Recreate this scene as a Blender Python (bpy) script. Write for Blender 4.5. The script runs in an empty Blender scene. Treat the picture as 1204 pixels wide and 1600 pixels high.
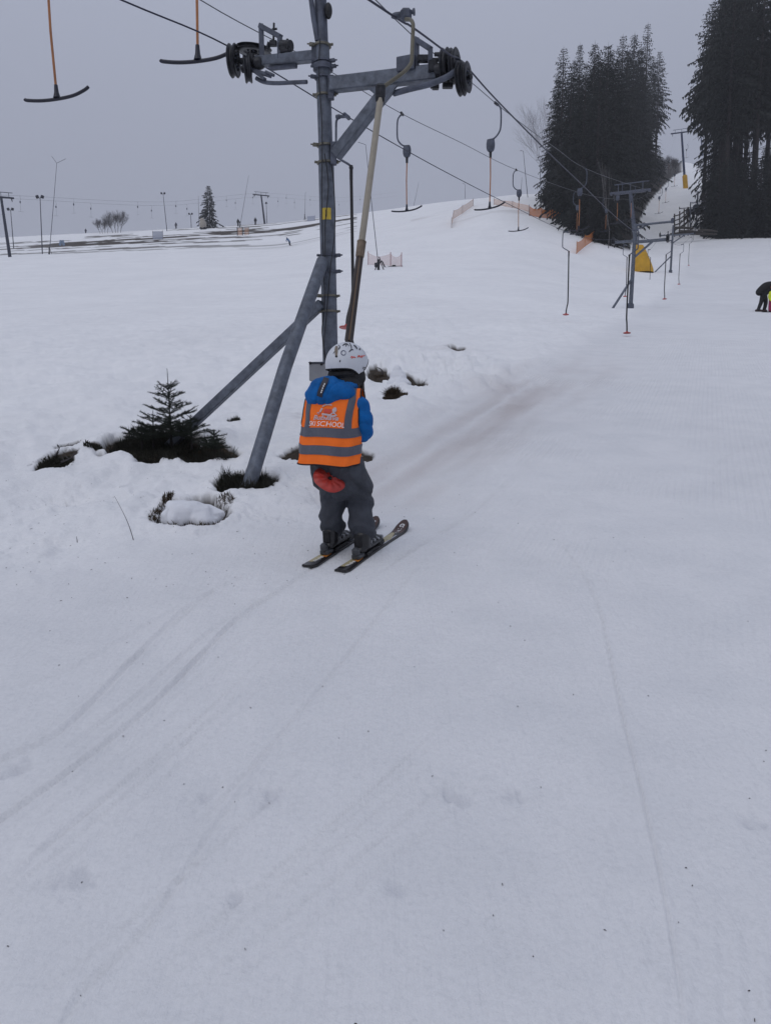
import bpy, math, random
import numpy as np
from mathutils import Vector, Matrix, noise as mnoise
random.seed(7); rng = np.random.default_rng(7)
scene = bpy.context.scene
C = scene.collection
R_ = math.radians

# ------------------------------------------------------------------ camera, sky, light
PITCH = R_(7.0); F = 1200.0; CX, CY = 602.0, 800.0
cam_d = bpy.data.cameras.new('camera'); cam = bpy.data.objects.new('camera', cam_d); C.objects.link(cam)
cam_d.sensor_fit = 'VERTICAL'; cam_d.sensor_height = 24.0; cam_d.lens = 24.0*F/1600.0
cam_d.clip_start = 0.05; cam_d.clip_end = 5000
cam.location = (0, 0, 0); cam.rotation_euler = (R_(90)-PITCH, 0, 0)
scene.camera = cam
SUN_EL, SUN_AZ = R_(52), R_(215)           # a pale sun behind thick cloud, behind and left of the camera
w = bpy.data.worlds.new('World'); scene.world = w; w.use_nodes = True
nt = w.node_tree; nt.nodes.clear(); N = nt.nodes.new; L = nt.links.new
out = N('ShaderNodeOutputWorld'); geo = N('ShaderNodeNewGeometry'); sep = N('ShaderNodeSeparateXYZ')
L(geo.outputs['Incoming'], sep.inputs[0])
neg = N('ShaderNodeMath'); neg.operation = 'MULTIPLY'; neg.inputs[1].default_value = -1; L(sep.outputs['Z'], neg.inputs[0])
ramp = N('ShaderNodeValToRGB'); L(neg.outputs[0], ramp.inputs[0])
e = ramp.color_ramp.elements
e[0].position = 0.0; e[0].color = (.289, .308, .390, 1)
e[1].position = 1.0; e[1].color = (.585, .635, .775, 1)
m_ = e.new(.24); m_.color = (.341, .362, .453, 1)
m_ = e.new(.50); m_.color = (.445, .478, .595, 1)
bg = N('ShaderNodeBackground'); bg.inputs[1].default_value = .955; L(ramp.outputs[0], bg.inputs[0])
sky = N('ShaderNodeTexSky'); sky.sky_type = 'NISHITA'; sky.sun_disc = False
sky.sun_elevation = SUN_EL; sky.sun_rotation = SUN_AZ; sky.dust_density = 5; sky.air_density = 1.5
bg2 = N('ShaderNodeBackground'); bg2.inputs[1].default_value = .05; L(sky.outputs[0], bg2.inputs[0])
mx = N('ShaderNodeMixShader'); mx.inputs[0].default_value = .12
L(bg.outputs[0], mx.inputs[1]); L(bg2.outputs[0], mx.inputs[2]); L(mx.outputs[0], out.inputs['Surface'])
sd = bpy.data.lights.new('sun', 'SUN'); sd.energy = .5; sd.angle = R_(50); sd.color = (1, .99, .98)
so = bpy.data.objects.new('sun', sd); C.objects.link(so)
sv = Vector((math.sin(SUN_AZ)*math.cos(SUN_EL), math.cos(SUN_AZ)*math.cos(SUN_EL), math.sin(SUN_EL)))
so.rotation_euler = (-sv).to_track_quat('-Z', 'Y').to_euler()
scene.view_settings.view_transform = 'Standard'; scene.view_settings.look = 'None'
scene.view_settings.exposure = 0.0; scene.view_settings.gamma = 1.0
scene.view_settings.use_curve_mapping = False
scene.cycles.max_bounces = 6; scene.cycles.diffuse_bounces = 3; scene.cycles.volume_bounces = 1
scene.cycles.transparent_max_bounces = 12

# ------------------------------------------------------------------ helpers
cp, sp_ = math.cos(PITCH), math.sin(PITCH)
def ray(px, py):                    # direction through a photo pixel, normalised to dy = 1
    u, v = (px-CX)/F, (CY-py)/F
    dy = cp+v*sp_
    return u/dy, (-sp_+v*cp)/dy
def P(px, py, Y):
    a, b = ray(px, py); return Vector((a*Y, Y, b*Y))

def vnoise(x, y, seed=0):           # smooth value noise, numpy
    xi = np.floor(x).astype(np.int64); yi = np.floor(y).astype(np.int64)
    fx = x-xi; fy = y-yi
    fx = fx*fx*(3-2*fx); fy = fy*fy*(3-2*fy)
    def h(a, b):
        n = (a*374761393 + b*668265263 + seed*974634777) & 0x7fffffff
        n = ((n ^ (n >> 13))*1274126177) & 0x7fffffff
        n = n ^ (n >> 16)
        return (n & 0xffff)/65535.0
    return (h(xi, yi)*(1-fx)+h(xi+1, yi)*fx)*(1-fy)+(h(xi, yi+1)*(1-fx)+h(xi+1, yi+1)*fx)*fy
def fbm(x, y, o=4, seed=0):
    s = 0; a = .5
    for i in range(o):
        s = s+a*(vnoise(x*2**i+i*17.3, y*2**i+i*9.1, seed+i)-.5); a *= .5
    return s
def sst(a, b, x):
    t = np.clip((x-a)/(b-a), 0, 1); return t*t*(3-2*t)

# ---- the hill: effective rise (z+1.65)/Y, by azimuth column and distance
YS = [1, 10, 20, 35, 50, 70, 100, 130, 170, 230, 300, 450, 900]
TAB = {
 -600: [.18,.18,.18,.18,.182,.190,.203,.211,.220,.231, 'c','c','c'],
 0:    [.18,.18,.18,.181,.187,.196,.207,.2125,.222,.2350,'c','c','c'],
 300:  [.18,.18,.18,.182,.190,.200,.213,.222,.235,.247,'c','c','c'],
 450:  [.18,.18,.18,.184,.193,.207,.218,.224,.240,.255,'c','c','c'],
 600:  [.18,.18,.181,.190,.203,.218,.240,.252,.262,.268,'c','c','c'],
 700:  [.18,.18,.181,.190,.205,.222,.252,.270,.279,.277,'c','c','c'],
 800:  [.18,.18,.181,.188,.202,.222,.262,.289,.288,.276,'c','c','c'],
 900:  [.18,.18,.180,.183,.193,.206,.250,.280,.288,.285,'c','c','c'],
 1000: [.18,.18,.180,.181,.188,.203,.225,.248,.280,.305,.310,.322,'c'],
 1070: [.18,.18,.180,.181,.188,.195,.232,.252,.288,.310,.315,.322,'c'],
 1150: [.18,.18,.180,.181,.188,.200,.240,.242,.240,.235,'c','c','c'],
 1300: [.18,.18,.180,.181,.188,.202,.238,.242,.240,.235,'c','c','c'],
 2200: [.18,.18,.180,.181,.188,.200,.225,.235,.240,.235,'c','c','c']}
cols = sorted(TAB)
tab = np.zeros((len(cols), len(YS)))
for i, c_ in enumerate(cols):
    last = None
    for j, s_ in enumerate(TAB[c_]):
        if s_ == 'c': tab[i, j] = last/YS[j]
        else: tab[i, j] = s_; last = s_*YS[j]
NL, NCc = 240, 290
lg = np.linspace(0, math.log(900), NL); cg = np.linspace(-640, 2260, NCc)
fine = np.zeros((len(cols), NL))
for i in range(len(cols)): fine[i] = np.interp(lg, np.log(YS), tab[i])
fin = np.zeros((NCc, NL))
for j in range(NL): fin[:, j] = np.interp(cg, cols, fine[:, j])
def blur(a, n, ax):
    k = np.hanning(2*n+3)[1:-1]; k /= k.sum()
    pad = [(0, 0), (0, 0)]; pad[ax] = (n, n)
    b = np.pad(a, pad, mode='edge')
    return np.apply_along_axis(lambda r: np.convolve(r, k, mode='valid'), ax, b)
fin = blur(blur(fin, 5, 1), 4, 0)
def rise(x, Y):
    Yc = np.maximum(Y, 1.0)
    c = np.clip(602+1170*x/Yc, -630, 2250); c = np.where(Y < 1.0, 602, c)
    gi = (c-cg[0])/(cg[1]-cg[0]); gj = np.clip(np.log(Yc)/lg[-1]*(NL-1), 0, NL-1.001)
    i = gi.astype(int); j = gj.astype(int); fi = gi-i; fj = gj-j
    return (fin[i, j]*(1-fi)+fin[i+1, j]*fi)*(1-fj)+(fin[i, j+1]*(1-fi)+fin[i+1, j+1]*fi)*fj
def base_z(x, Y):
    x = np.asarray(x, float); Y = np.asarray(Y, float)
    Ys = np.where(Y > -5, Y, -5-3*np.tanh((-5-np.minimum(Y, -5))/3))
    return -1.65+rise(x, Y)*Ys
def base_hit(px, py, lo=.8, hi=600):
    a, b = ray(px, py); ys = np.exp(np.linspace(math.log(lo), math.log(hi), 6000))
    d = b*ys-base_z(a*ys, ys)
    k = np.where(d < 0)[0]
    Y = ys[k[0]] if len(k) else hi
    return float(a*Y), float(Y)
def seg_dist(x, y, pts):
    best = np.full(x.shape, 1e9); tt = np.zeros(x.shape); n = len(pts)-1
    for i in range(n):
        (x0, y0), (x1, y1) = pts[i], pts[i+1]
        dx, dy = x1-x0, y1-y0; l2 = dx*dx+dy*dy
        t = np.clip(((x-x0)*dx+(y-y0)*dy)/l2, 0, 1)
        d = np.hypot(x-x0-t*dx, y-y0-t*dy)
        k = d < best; best = np.where(k, d, best); tt = np.where(k, (i+t)/n, tt)
    return best, tt
def spline2(pts, n=10):
    p = [pts[0]]+list(pts)+[pts[-1]]; o = []
    for i in range(1, len(p)-2):
        for k in range(n):
            t = k/n
            o.append(tuple(.5*((2*p[i][j])+(-p[i-1][j]+p[i+1][j])*t+(2*p[i-1][j]-5*p[i][j]+4*p[i+1][j]-p[i+2][j])*t*t
                     +(-p[i-1][j]+3*p[i][j]-3*p[i+1][j]+p[i+2][j])*t**3) for j in range(len(p[i]))))
    o.append(tuple(pts[-1])); return o
# ski and sledge tracks: where they run on the slope (width, depth)
TRK = []
for pts, wd, dp in [
    ([(-60,1330),(0,1283),(130,1190),(255,1085),(370,968),(470,900),(600,800)], .022, .011),
    ([(-60,1225),(0,1188),(95,1143),(200,1040),(300,945),(400,890)], .026, .010),
    ([(90,1620),(130,1550),(190,1490),(255,1415),(330,1300),(420,1180)], .018, .006),
    ([(858,832),(885,862),(915,905),(938,960),(955,1040),(975,1130),(1000,1230),(1035,1390),(1060,1540),(1068,1640)], .011, .0055),
    ([(0,1395),(110,1290),(230,1200),(330,1130),(480,1000)], .03, .006),
    ([(100,1170),(210,1090),(330,985),(430,920)], .02, .006),
    ([(300,1300),(400,1190),(520,1050),(640,900),(700,840)], .014, .004),
    ([(0,1080),(120,1040),(260,960),(360,915)], .03, .006),
    ([(610,880),(660,850),(740,800),(830,720)], .018, .006),
    ([(560,915),(640,862),(710,815),(800,745)], .018, .005),
    ([(1100,740),(1150,705),(1204,690)], .02, .006)]:
    TRK.append((spline2([base_hit(*q) for q in pts], 5), wd*.42, dp*1.35))
rt_ = random.Random(3)
for k_ in range(15):
    y0_ = rt_.uniform(1080, 1640); x0_ = -30 if y0_ < 1500 else rt_.uniform(0, 420); w_ = rt_.uniform(0, 1)
    q_ = [(x0_, y0_), (x0_+150+60*w_, y0_-125-25*w_), (x0_+300+90*w_, y0_-255-40*w_), (x0_+420+120*w_, y0_-370-50*w_)]
    TRK.append((spline2([base_hit(*q) for q in q_], 5), rt_.uniform(.004, .009), rt_.uniform(.002, .005)))
# dimples / footprints (px,py, rx, ry, depth)
DIM = [(425,1243,.045,.05,.014),(705,1240,.06,.06,.016),(803,1238,.035,.04,.010),(318,1245,.03,.05,.008),(370,1403,.025,.03,.010),
       (1172,1284,.035,.03,.011),(30,1200,.05,.05,.012),(100,768,.16,.22,.05),(185,775,.10,.14,.02),(120,1375,.06,.05,.007),
       (455,755,.16,.22,.045),(500,775,.12,.18,.03),(95,790,.12,.1,.015),(950,690,.2,.05,.012),(860,770,.3,.06,.012),(620,1390,.03,.03,.004),
       (320,735,.14,.2,.02),(780,680,.2,.06,.01),(430,800,.2,.2,.03),(60,845,.2,.2,.02),(520,775,.12,.2,.02)]
DIMW = [(base_hit(a, b), rx, ry, d) for a, b, rx, ry, d in DIM]
# hollows melted down to the turf: centre, half sizes, turn, depth
HOL = []
def hol(px, py, hw, hh, rot, dep):         # seen half width and half height in the photograph -> metres on the slope
    (x_, y_) = base_hit(px, py); HOL.append(((x_, y_), hw*y_/F, hh*y_*y_/1980, R_(rot), dep))
hol(88, 717, 27, 15, 0, .03)
hol(106, 693, 19, 5, 0, .03)
hol(250, 690, 78, 22, 0, .08)
hol(318, 703, 55, 12, 0, .06)
hol(385, 756, 47, 15, 0, .06)
hol(300, 798, 62, 25, 0, .07)
hol(512, 711, 69, 12, 0, .035)
hol(592, 583, 20, 8, 0, .05)
hol(642, 597, 24, 8, 0, .05)
hol(617, 631, 21, 7, 0, .01)
hol(365, 659, 9, 4, 0, .01)
hol(150, 698, 14, 3, 0, .02)
hol(710, 541, 16, 3, 0, .05)

TOWP = spline2([base_hit(*q) for q in [(560,820),(640,740),(720,690),(790,640),(850,598),(930,560),(980,530)]], 6)
def details(x, Y):
    """relief added to the hill and the masks: bare turf, dirt, forest litter"""
    z = np.zeros(x.shape); bare = np.zeros(x.shape); dirt = np.zeros(x.shape); lit = np.zeros(x.shape)
    near = (Y > .5) & (Y < 60) & (np.abs(x) < 60)
    xn, yn = x[near], Y[near]
    zz = np.zeros(xn.shape); bb = np.zeros(xn.shape); dd = np.zeros(xn.shape); wet_shade = np.zeros(xn.shape)
    edge = (-.95+.42*(yn-4.5))-xn
    left = sst(-.1, 1.1, edge+.5*fbm(xn*1.3, yn*1.3, 2, 5))*sst(4.0, 5.6, yn+.35*(-xn))
    left *= 1-.7*sst(14, 40, yn)
    lump = fbm(xn*1.15, yn*1.0, 5, 3)
    rdg = 1-2*np.abs(fbm(xn*2.2, yn*1.1, 4, 77))*2
    zz += left*(.21*lump+.13*fbm(xn*3.6, yn*2.0, 4, 9)+.055*sst(.55, 1, rdg)*(fbm(xn*.7, yn*.5, 2, 88)+.35))
    zz -= left*.05*np.abs(fbm(xn*1.9+4, yn*1.3, 3, 31))*2
    right = 1-left
    zz += right*(.020*fbm(xn*.5, yn*.35, 3, 11)+.0040*fbm(xn*6, yn*6, 3, 13))
    # soft bank on the far side of the tow track
    zz += .10*np.exp(-((edge-.9)/.55)**2)*sst(4.8, 6.2, yn)*(.5+1.6*fbm(xn*.9, yn*.6, 3, 21))
    # crusty broken snow right of the first pylon
    (cx, cy) = base_hit(690, 575)
    cr = np.exp(-(((xn-cx)/1.3)**2+((yn-cy)/3.2)**2))
    cl = np.abs(fbm(xn*3.0, yn*1.3, 5, 41))
    zz += cr*(.30*cl+.12*fbm(xn*4, yn*2.4, 4, 43)+.045*sst(.12, .18, cl))
    wet_shade = np.maximum(wet_shade, cr*.30*(1-sst(.01, .035, cl)))  # crust creases coloured darker
    for pts, wd, dp in TRK:
        d, t = seg_dist(xn, yn, pts)
        k = np.sin(np.clip(t, 0, 1)*math.pi)**.5*(.75+.5*vnoise(t*7, t*0+wd*100, 7))
        zz += k*dp*(-np.exp(-(d/wd)**2)+.55*np.exp(-((d-1.9*wd)/wd)**2))
        wet_shade = np.maximum(wet_shade, k*np.exp(-(d/(wd*.9))**2)*min(1, dp*38)*.26)
    for (cx, cy), rx, ry, dp in DIMW:
        a = (xn-cx)/rx; b = (yn-cy)/ry
        r2 = a*a+b*b; m = r2 < 9
        q = np.exp(-r2*np.maximum(.3, 1+2.6*fbm(xn*22+cx, yn*16+cy, 3, 3))); q *= np.clip(1+1.6*fbm(xn*50, yn*40, 3, 6), 0, 1.4)
        zz -= np.where(m, q, 0)*dp
        if cy < 4: wet_shade = np.maximum(wet_shade, np.where(m, sst(.25, .9, q+.9*fbm(xn*34, yn*30, 4, 5)), 0)*.6)  # near dimples: hollow shade painted in together with the wet snow
    for (cx, cy), rx, ry, rot, dp in HOL:
        a = xn-cx; b = yn-cy; m = (np.abs(a) < 3*rx+1) & (np.abs(b) < 3*ry+1)
        ca, sa = math.cos(rot), math.sin(rot)
        p, q = (a*ca+b*sa)/rx, (-a*sa+b*ca)/ry
        r = np.sqrt(p*p+q*q)+.8*fbm(p*2.6+cx, q*2.6+cy, 5, int(cx*10) % 50+3)
        s = 1-sst(.90, 1.03, r)
        zz += np.where(m, -s*dp+.35*dp*np.exp(-((r-1.2)/.16)**2), 0)
        bb = np.maximum(bb, np.where(m, 1-sst(.90, .99, r), 0))
    d, t = seg_dist(xn, yn, TOWP)
    dd = np.exp(-(d/(.22+.05*yn))**2)*sst(0, .12, t)*(1-sst(.55, .95, t))*(.35+1.5*np.abs(fbm((xn*.925-yn*.38)*2.6, (yn*.925+xn*.38)*.35, 4, 15))*2.4)
    zz -= .03*np.exp(-(d/.45)**2)*sst(0, .15, t)*(1-sst(.85, 1, t))
    for (px, py, rx, ry, k) in [(470,655,.3,.5,.7),(700,545,.5,.8,.5),(610,690,.25,.3,.3)]:
        cx, cy = base_hit(px, py)
        dd = np.maximum(dd, k*np.exp(-(((xn-cx)/rx)**2+((yn-cy)/ry)**2))*(.4+1.5*np.abs(fbm(xn*3, yn*3, 3, 8))*2))
    fade = 1-sst(45, 58, yn)
    global WET_SHADE; WET_SHADE = np.zeros(x.shape); WET_SHADE[near] = wet_shade
    z[near] = zz*fade; bare[near] = bb; dirt[near] = dd*fade
    # worn and thawed streaks on the far slope
    c = 602+1170*x/np.maximum(Y, 1)
    far = (Y > 90) & (Y < 260) & (c < 560)
    if far.any():
        X, YY, cc = x[far], Y[far], c[far]
        nz = fbm(X*.06, YY*.30, 5, 61)
        band = np.exp(-((YY-172-.05*(cc-300))/30)**2)*(.55+.45*sst(40, 160, cc))
        bare[far] = np.maximum(bare[far], sst(.10, .17, nz*1.5+.16*band-.07))*band**.3*sst(120, 140, YY)
        top = np.exp(-((YY-222)/9)**2)*sst(330, 380, cc)*(1-sst(520, 560, cc))
        bare[far] = np.maximum(bare[far], top*sst(-.05, .05, nz+.02))
    hump = (Y > 70) & (Y < 150) & (c > 640) & (c < 860)
    if hump.any():
        X, YY = x[hump], Y[hump]
        dirt[hump] = .9*sst(.12, .25, fbm(X*.06+3, YY*.12, 3, 71))
        z[hump] += .8*np.exp(-((c[hump]-760)/40)**2-((YY-105)/9)**2)
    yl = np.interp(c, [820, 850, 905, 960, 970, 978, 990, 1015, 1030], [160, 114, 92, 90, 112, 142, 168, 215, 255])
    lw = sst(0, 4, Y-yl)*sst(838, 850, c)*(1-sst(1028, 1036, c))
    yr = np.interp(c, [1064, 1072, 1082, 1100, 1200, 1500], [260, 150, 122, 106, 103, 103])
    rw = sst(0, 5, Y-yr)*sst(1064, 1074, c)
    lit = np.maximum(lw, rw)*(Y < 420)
    return z, bare, dirt, lit
def gz(x, y):
    xa = np.array([float(x)]); ya = np.array([float(y)])
    return float(base_z(xa, ya)[0]+details(xa, ya)[0][0])
def GP(px, py, lo=.8, dz=0.0):      # the ground under a photo pixel
    x, y = base_hit(px, py, lo); return Vector((x, y, float(base_z(x, y))+dz))
def ground(x, y, dz=0.0): return Vector((x, y, gz(x, y)+dz))

# ------------------------------------------------------------------ mesh builder
class MB:
    def __init__(s): s.v = []; s.f = []; s.mi = []; s.m = 0
    def add(s, vs, fs):
        o = len(s.v); s.v += [tuple(v) for v in vs]; s.f += [tuple(i+o for i in f) for f in fs]; s.mi += [s.m]*len(fs); return s
    def box(s, c, size, M=None, bev=0.0):
        sx, sy, sz = [q/2 for q in size]; c = Vector(c)
        if bev <= 0:
            vs = [Vector((x, y, z)) for x in (-sx, sx) for y in (-sy, sy) for z in (-sz, sz)]
            fs = [(0,1,3,2),(4,6,7,5),(0,4,5,1),(2,3,7,6),(0,2,6,4),(1,5,7,3)]
        else:
            b = min(bev, sx*.9, sy*.9, sz*.9); bm_pts = []
            vs = []; idx = {}
            for ix, X in enumerate((-1, 1)):
                for iy, Y in enumerate((-1, 1)):
                    for iz, Z in enumerate((-1, 1)):
                        for k in range(3):
                            p = [X*(sx-b), Y*(sy-b), Z*(sz-b)]
                            p[k] = (X*sx, Y*sy, Z*sz)[k]
                            idx[(ix, iy, iz, k)] = len(vs); vs.append(Vector(p))
            fs = []
            for k in range(3):
                o1, o2 = [q for q in range(3) if q != k]
                for sgn in (0, 1):
                    q = []
                    for (a_, b_) in ((0,0),(1,0),(1,1),(0,1)):
                        t = [0, 0, 0]; t[k] = sgn; t[o1] = a_; t[o2] = b_
                        q.append(idx[(*t, k)])
                    flip = (sgn == 0) ^ (k == 1)
                    fs.append(tuple(q[::-1] if flip else q))
            for k in range(3):
                o1, o2 = [q for q in range(3) if q != k]
                for a_ in (0, 1):
                    for b_ in (0, 1):
                        t0 = [0,0,0]; t1 = [0,0,0]; t0[k] = 0; t1[k] = 1
                        t0[o1] = t1[o1] = a_; t0[o2] = t1[o2] = b_
                        fs.append((idx[(*t0,o1)], idx[(*t1,o1)], idx[(*t1,o2)], idx[(*t0,o2)]))
            for t in [(a_,b_,c_) for a_ in (0,1) for b_ in (0,1) for c_ in (0,1)]:
                fs.append((idx[(*t,0)], idx[(*t,1)], idx[(*t,2)]))
        vs = [c+((M @ v) if M else v) for v in vs]
        return s.add(vs, fs)
    def beam(s, a, b, wd, ht, up=(0, 0, 1), bev=0.0):
        a, b = Vector(a), Vector(b); d = (b-a); l = d.length; d.normalize()
        side = d.cross(Vector(up)).normalized(); u2 = side.cross(d).normalized()
        M = Matrix((d, side, u2)).transposed()
        return s.box((a+b)/2, (l, wd, ht), M, bev)
    def tube(s, pts, r, n=10, cap=True, flat=None):
        pts = [Vector(p) for p in pts]; m = len(pts)
        rs = r if isinstance(r, (list, tuple)) else [r]*m
        prev = None; rings = []
        for i, p in enumerate(pts):
            t = (pts[min(i+1, m-1)]-pts[max(i-1, 0)])
            if t.length < 1e-9: t = Vector((0, 0, 1))
            t.normalize()
            if prev is None:
                ref = Vector((0, 0, 1)) if abs(t.z) < .9 else Vector((1, 0, 0))
                if flat is not None: ref = Vector(flat)
                a = t.cross(ref).normalized()
            else:
                a = (prev-t*prev.dot(t)).normalized()
            prev = a; b = t.cross(a)
            rings.append([p+(a*math.cos(2*math.pi*k/n)+b*math.sin(2*math.pi*k/n))*rs[i] for k in range(n)])
        vs = [v for rg in rings for v in rg]; fs = []
        for i in range(m-1):
            for k in range(n):
                fs.append((i*n+k, i*n+(k+1) % n, (i+1)*n+(k+1) % n, (i+1)*n+k))
        if cap: fs.append(tuple(range(n-1, -1, -1))); fs.append(tuple((m-1)*n+k for k in range(n)))
        return s.add(vs, fs)
    def lathe(s, c, axis, prof, n=20, closed=False):      # prof: (r, h) along axis
        c = Vector(c); ax = Vector(axis).normalized()
        ref = Vector((0, 0, 1)) if abs(ax.z) < .9 else Vector((1, 0, 0))
        a = ax.cross(ref).normalized(); b = ax.cross(a); vs = []; fs = []
        for r, h in prof:
            for k in range(n):
                t = 2*math.pi*k/n; vs.append(c+ax*h+(a*math.cos(t)+b*math.sin(t))*r)
        m = len(prof)
        for i in range(m if closed else m-1):
            j = (i+1) % m
            for k in range(n): fs.append((i*n+k, i*n+(k+1) % n, j*n+(k+1) % n, j*n+k))
        if not closed:
            fs.append(tuple(range(n-1, -1, -1))); fs.append(tuple((m-1)*n+k for k in range(n)))
        return s.add(vs, fs)
    def cyl(s, a, b, r, n=14):
        a, b = Vector(a), Vector(b); return s.lathe(a, b-a, [(r, 0), (r, (b-a).length)], n)
    def ell(s, c, rad, M=None, nu=12, nv=8):
        c = Vector(c); vs = [Vector((0, 0, -1))]; fs = []
        for i in range(1, nv):
            ph = -math.pi/2+math.pi*i/nv
            for k in range(nu):
                t = 2*math.pi*k/nu; vs.append(Vector((math.cos(ph)*math.cos(t), math.cos(ph)*math.sin(t), math.sin(ph))))
        vs.append(Vector((0, 0, 1))); top = len(vs)-1
        for k in range(nu): fs.append((0, 1+(k+1) % nu, 1+k)); fs.append((top, 1+(nv-2)*nu+k, 1+(nv-2)*nu+(k+1) % nu))
        for i in range(nv-2):
            for k in range(nu): fs.append((1+i*nu+k, 1+i*nu+(k+1) % nu, 1+(i+1)*nu+(k+1) % nu, 1+(i+1)*nu+k))
        vs = [Vector((v.x*rad[0], v.y*rad[1], v.z*rad[2])) for v in vs]
        return s.add([c+((M @ v) if M else v) for v in vs], fs)
    def mesh(s, name, mats=None, smooth=True):
        me = bpy.data.meshes.new(name); me.from_pydata(s.v, [], s.f)
        for m in (mats if isinstance(mats, (list, tuple)) else [mats]):
            if m: me.materials.append(m)
        if any(s.mi): me.polygons.foreach_set('material_index', s.mi)
        if smooth:
            me.polygons.foreach_set('use_smooth', [True]*len(me.polygons))
            try: me.set_sharp_from_angle(angle=R_(38))
            except Exception: pass
        me.update(); return me
    def obj(s, name, mats, parent=None, smooth=True, kind=None):
        o = bpy.data.objects.new(name, s.mesh(name, mats, smooth)); C.objects.link(o)
        if parent is not None: o.parent = parent; o.matrix_parent_inverse = Matrix.Translation(-parent.location) if not parent.get('_rot') else Matrix()
        if kind: o['kind'] = kind
        return o
def empty(name, loc, label=None, cat=None, group=None):
    o = bpy.data.objects.new(name, None); C.objects.link(o); o.location = loc; o.empty_display_size = .1
    return tag(o, label, cat, group)
def tag(o, label=None, cat=None, group=None, kind=None):
    if label: o['label'] = label
    if cat: o['category'] = cat
    if group: o['group'] = group
    if kind: o['kind'] = kind
    return o
def local(name, loc, rotz, label, cat, group=None):   # a thing whose parts are modelled in its own coordinates
    o = empty(name, loc, label, cat, group); o.rotation_euler = (0, 0, rotz); return o
def part(mb, name, mats, parent, smooth=True, label=None):
    o = bpy.data.objects.new(name, mb.mesh(name, mats, smooth)); C.objects.link(o); o.parent = parent
    if label: o['label'] = label
    return o
def copy_tree(o, parent=None):
    c = o.copy(); C.objects.link(c); c.parent = parent
    for ch in list(o.children): copy_tree(ch, c)
    return c
def dup(o, loc, rotz=None, label=None, scale=None):
    c = copy_tree(o); c.location = loc
    if rotz is not None: c.rotation_euler = (0, 0, rotz)
    if scale: c.scale = (scale,)*3
    if label: c['label'] = label
    return c

# ------------------------------------------------------------------ materials
def mat(name, col, rough=.6, metal=0.0, var=0.0, vscale=8.0, bump=0.0, bscale=60.0, col2=None, spec=.5, sheen=0.0):
    m = bpy.data.materials.new(name); m.use_nodes = True; t = m.node_tree
    b = t.nodes['Principled BSDF']
    b.inputs['Base Color'].default_value = (*col, 1); b.inputs['Roughness'].default_value = rough
    b.inputs['Metallic'].default_value = metal; b.inputs['Specular IOR Level'].default_value = spec
    if sheen: b.inputs['Sheen Weight'].default_value = sheen
    tc = t.nodes.new('ShaderNodeTexCoord')
    if var > 0 or col2:
        n = t.nodes.new('ShaderNodeTexNoise'); n.inputs['Scale'].default_value = vscale; n.inputs['Detail'].default_value = 6
        n.inputs['Roughness'].default_value = .65
        t.links.new(tc.outputs['Object'], n.inputs['Vector'])
        rp = t.nodes.new('ShaderNodeValToRGB'); rp.color_ramp.elements[0].position = .33; rp.color_ramp.elements[1].position = .67
        c2 = col2 or tuple(min(1, q*(1+var)) for q in col); c1 = col if col2 else tuple(q*(1-var) for q in col)
        rp.color_ramp.elements[0].color = (*c1, 1); rp.color_ramp.elements[1].color = (*c2, 1)
        t.links.new(n.outputs['Fac'], rp.inputs[0]); t.links.new(rp.outputs[0], b.inputs['Base Color'])
    if bump > 0:
        n = t.nodes.new('ShaderNodeTexNoise'); n.inputs['Scale'].default_value = bscale; n.inputs['Detail'].default_value = 5
        t.links.new(tc.outputs['Object'], n.inputs['Vector'])
        bp = t.nodes.new('ShaderNodeBump'); bp.inputs['Strength'].default_value = bump; bp.inputs['Distance'].default_value = .01
        t.links.new(n.outputs['Fac'], bp.inputs['Height']); t.links.new(bp.outputs[0], b.inputs['Normal'])
    return m
GALV = mat('galvanised_steel', (.115,.13,.16), .55, .35, .35, 14, .25, 90)
GALV_D = mat('dull_galvanised_steel', (.085,.095,.125), .6, .3, .35, 10, .2, 60)
STEEL = mat('dark_greasy_steel', (.022,.023,.028), .45, .4, .5, 20, .3, 80)
RUBBER = mat('black_rubber', (.012,.012,.014), .6, 0, .3, 20)
ROPE = mat('steel_rope', (.022,.025,.05), .5, .5)
ROPE_L = mat('thin_grey_wire', (.07,.075,.09), .5, .3)
BAND = mat('old_brass_band', (.16,.15,.12), .5, .5, .4, 30)
BEIGE = mat('beige_fibreglass_rod', (.30,.27,.215), .5, 0, .12, 6)
COLLAR = mat('brown_rubber_collar', (.15,.11,.075), .6, 0, .35, 20)
DBROWN = mat('dark_brown_tube', (.028,.020,.018), .35, 0, .3, 8)
TAN = mat('tan_stripe', (.20,.13,.08), .5)
RED = mat('red_plastic', (.40,.035,.025), .42, 0, .22, 22, .15, 30)
REDPL = mat('red_plate_plastic', (.36,.03,.028), .5, 0, .2, 10)
NAVY = mat('navy_black_plastic', (.008,.009,.022), .45)
ORSTICK = mat('orange_brown_pole', (.36,.15,.06), .5, 0, .2, 5)
YPAD = mat('yellow_padding', (.55,.30,.012), .6, 0, .18, 1.2, .2, 6)
YELLOW = mat('yellow_sign', (.62,.45,.06), .5, 0, .15, 20)
BLACK = mat('black_paint', (.01,.01,.011), .55)
ORANGE = mat('orange_vest_fabric', (1.0,.19,.03), .85, 0, .04, 30, .25, 120, spec=.15)
REFL = mat('grey_reflective_tape', (.085,.09,.118), .5, 0, .08, 60, .2, 300)
BLUE = mat('blue_jacket_fabric', (.003,.105,.34), .7, 0, .2, 14, .3, 60, spec=.2)
GREYT = mat('dark_grey_snow_trousers', (.042,.047,.060), .75, 0, .22, 12, .35, 120)
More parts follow.
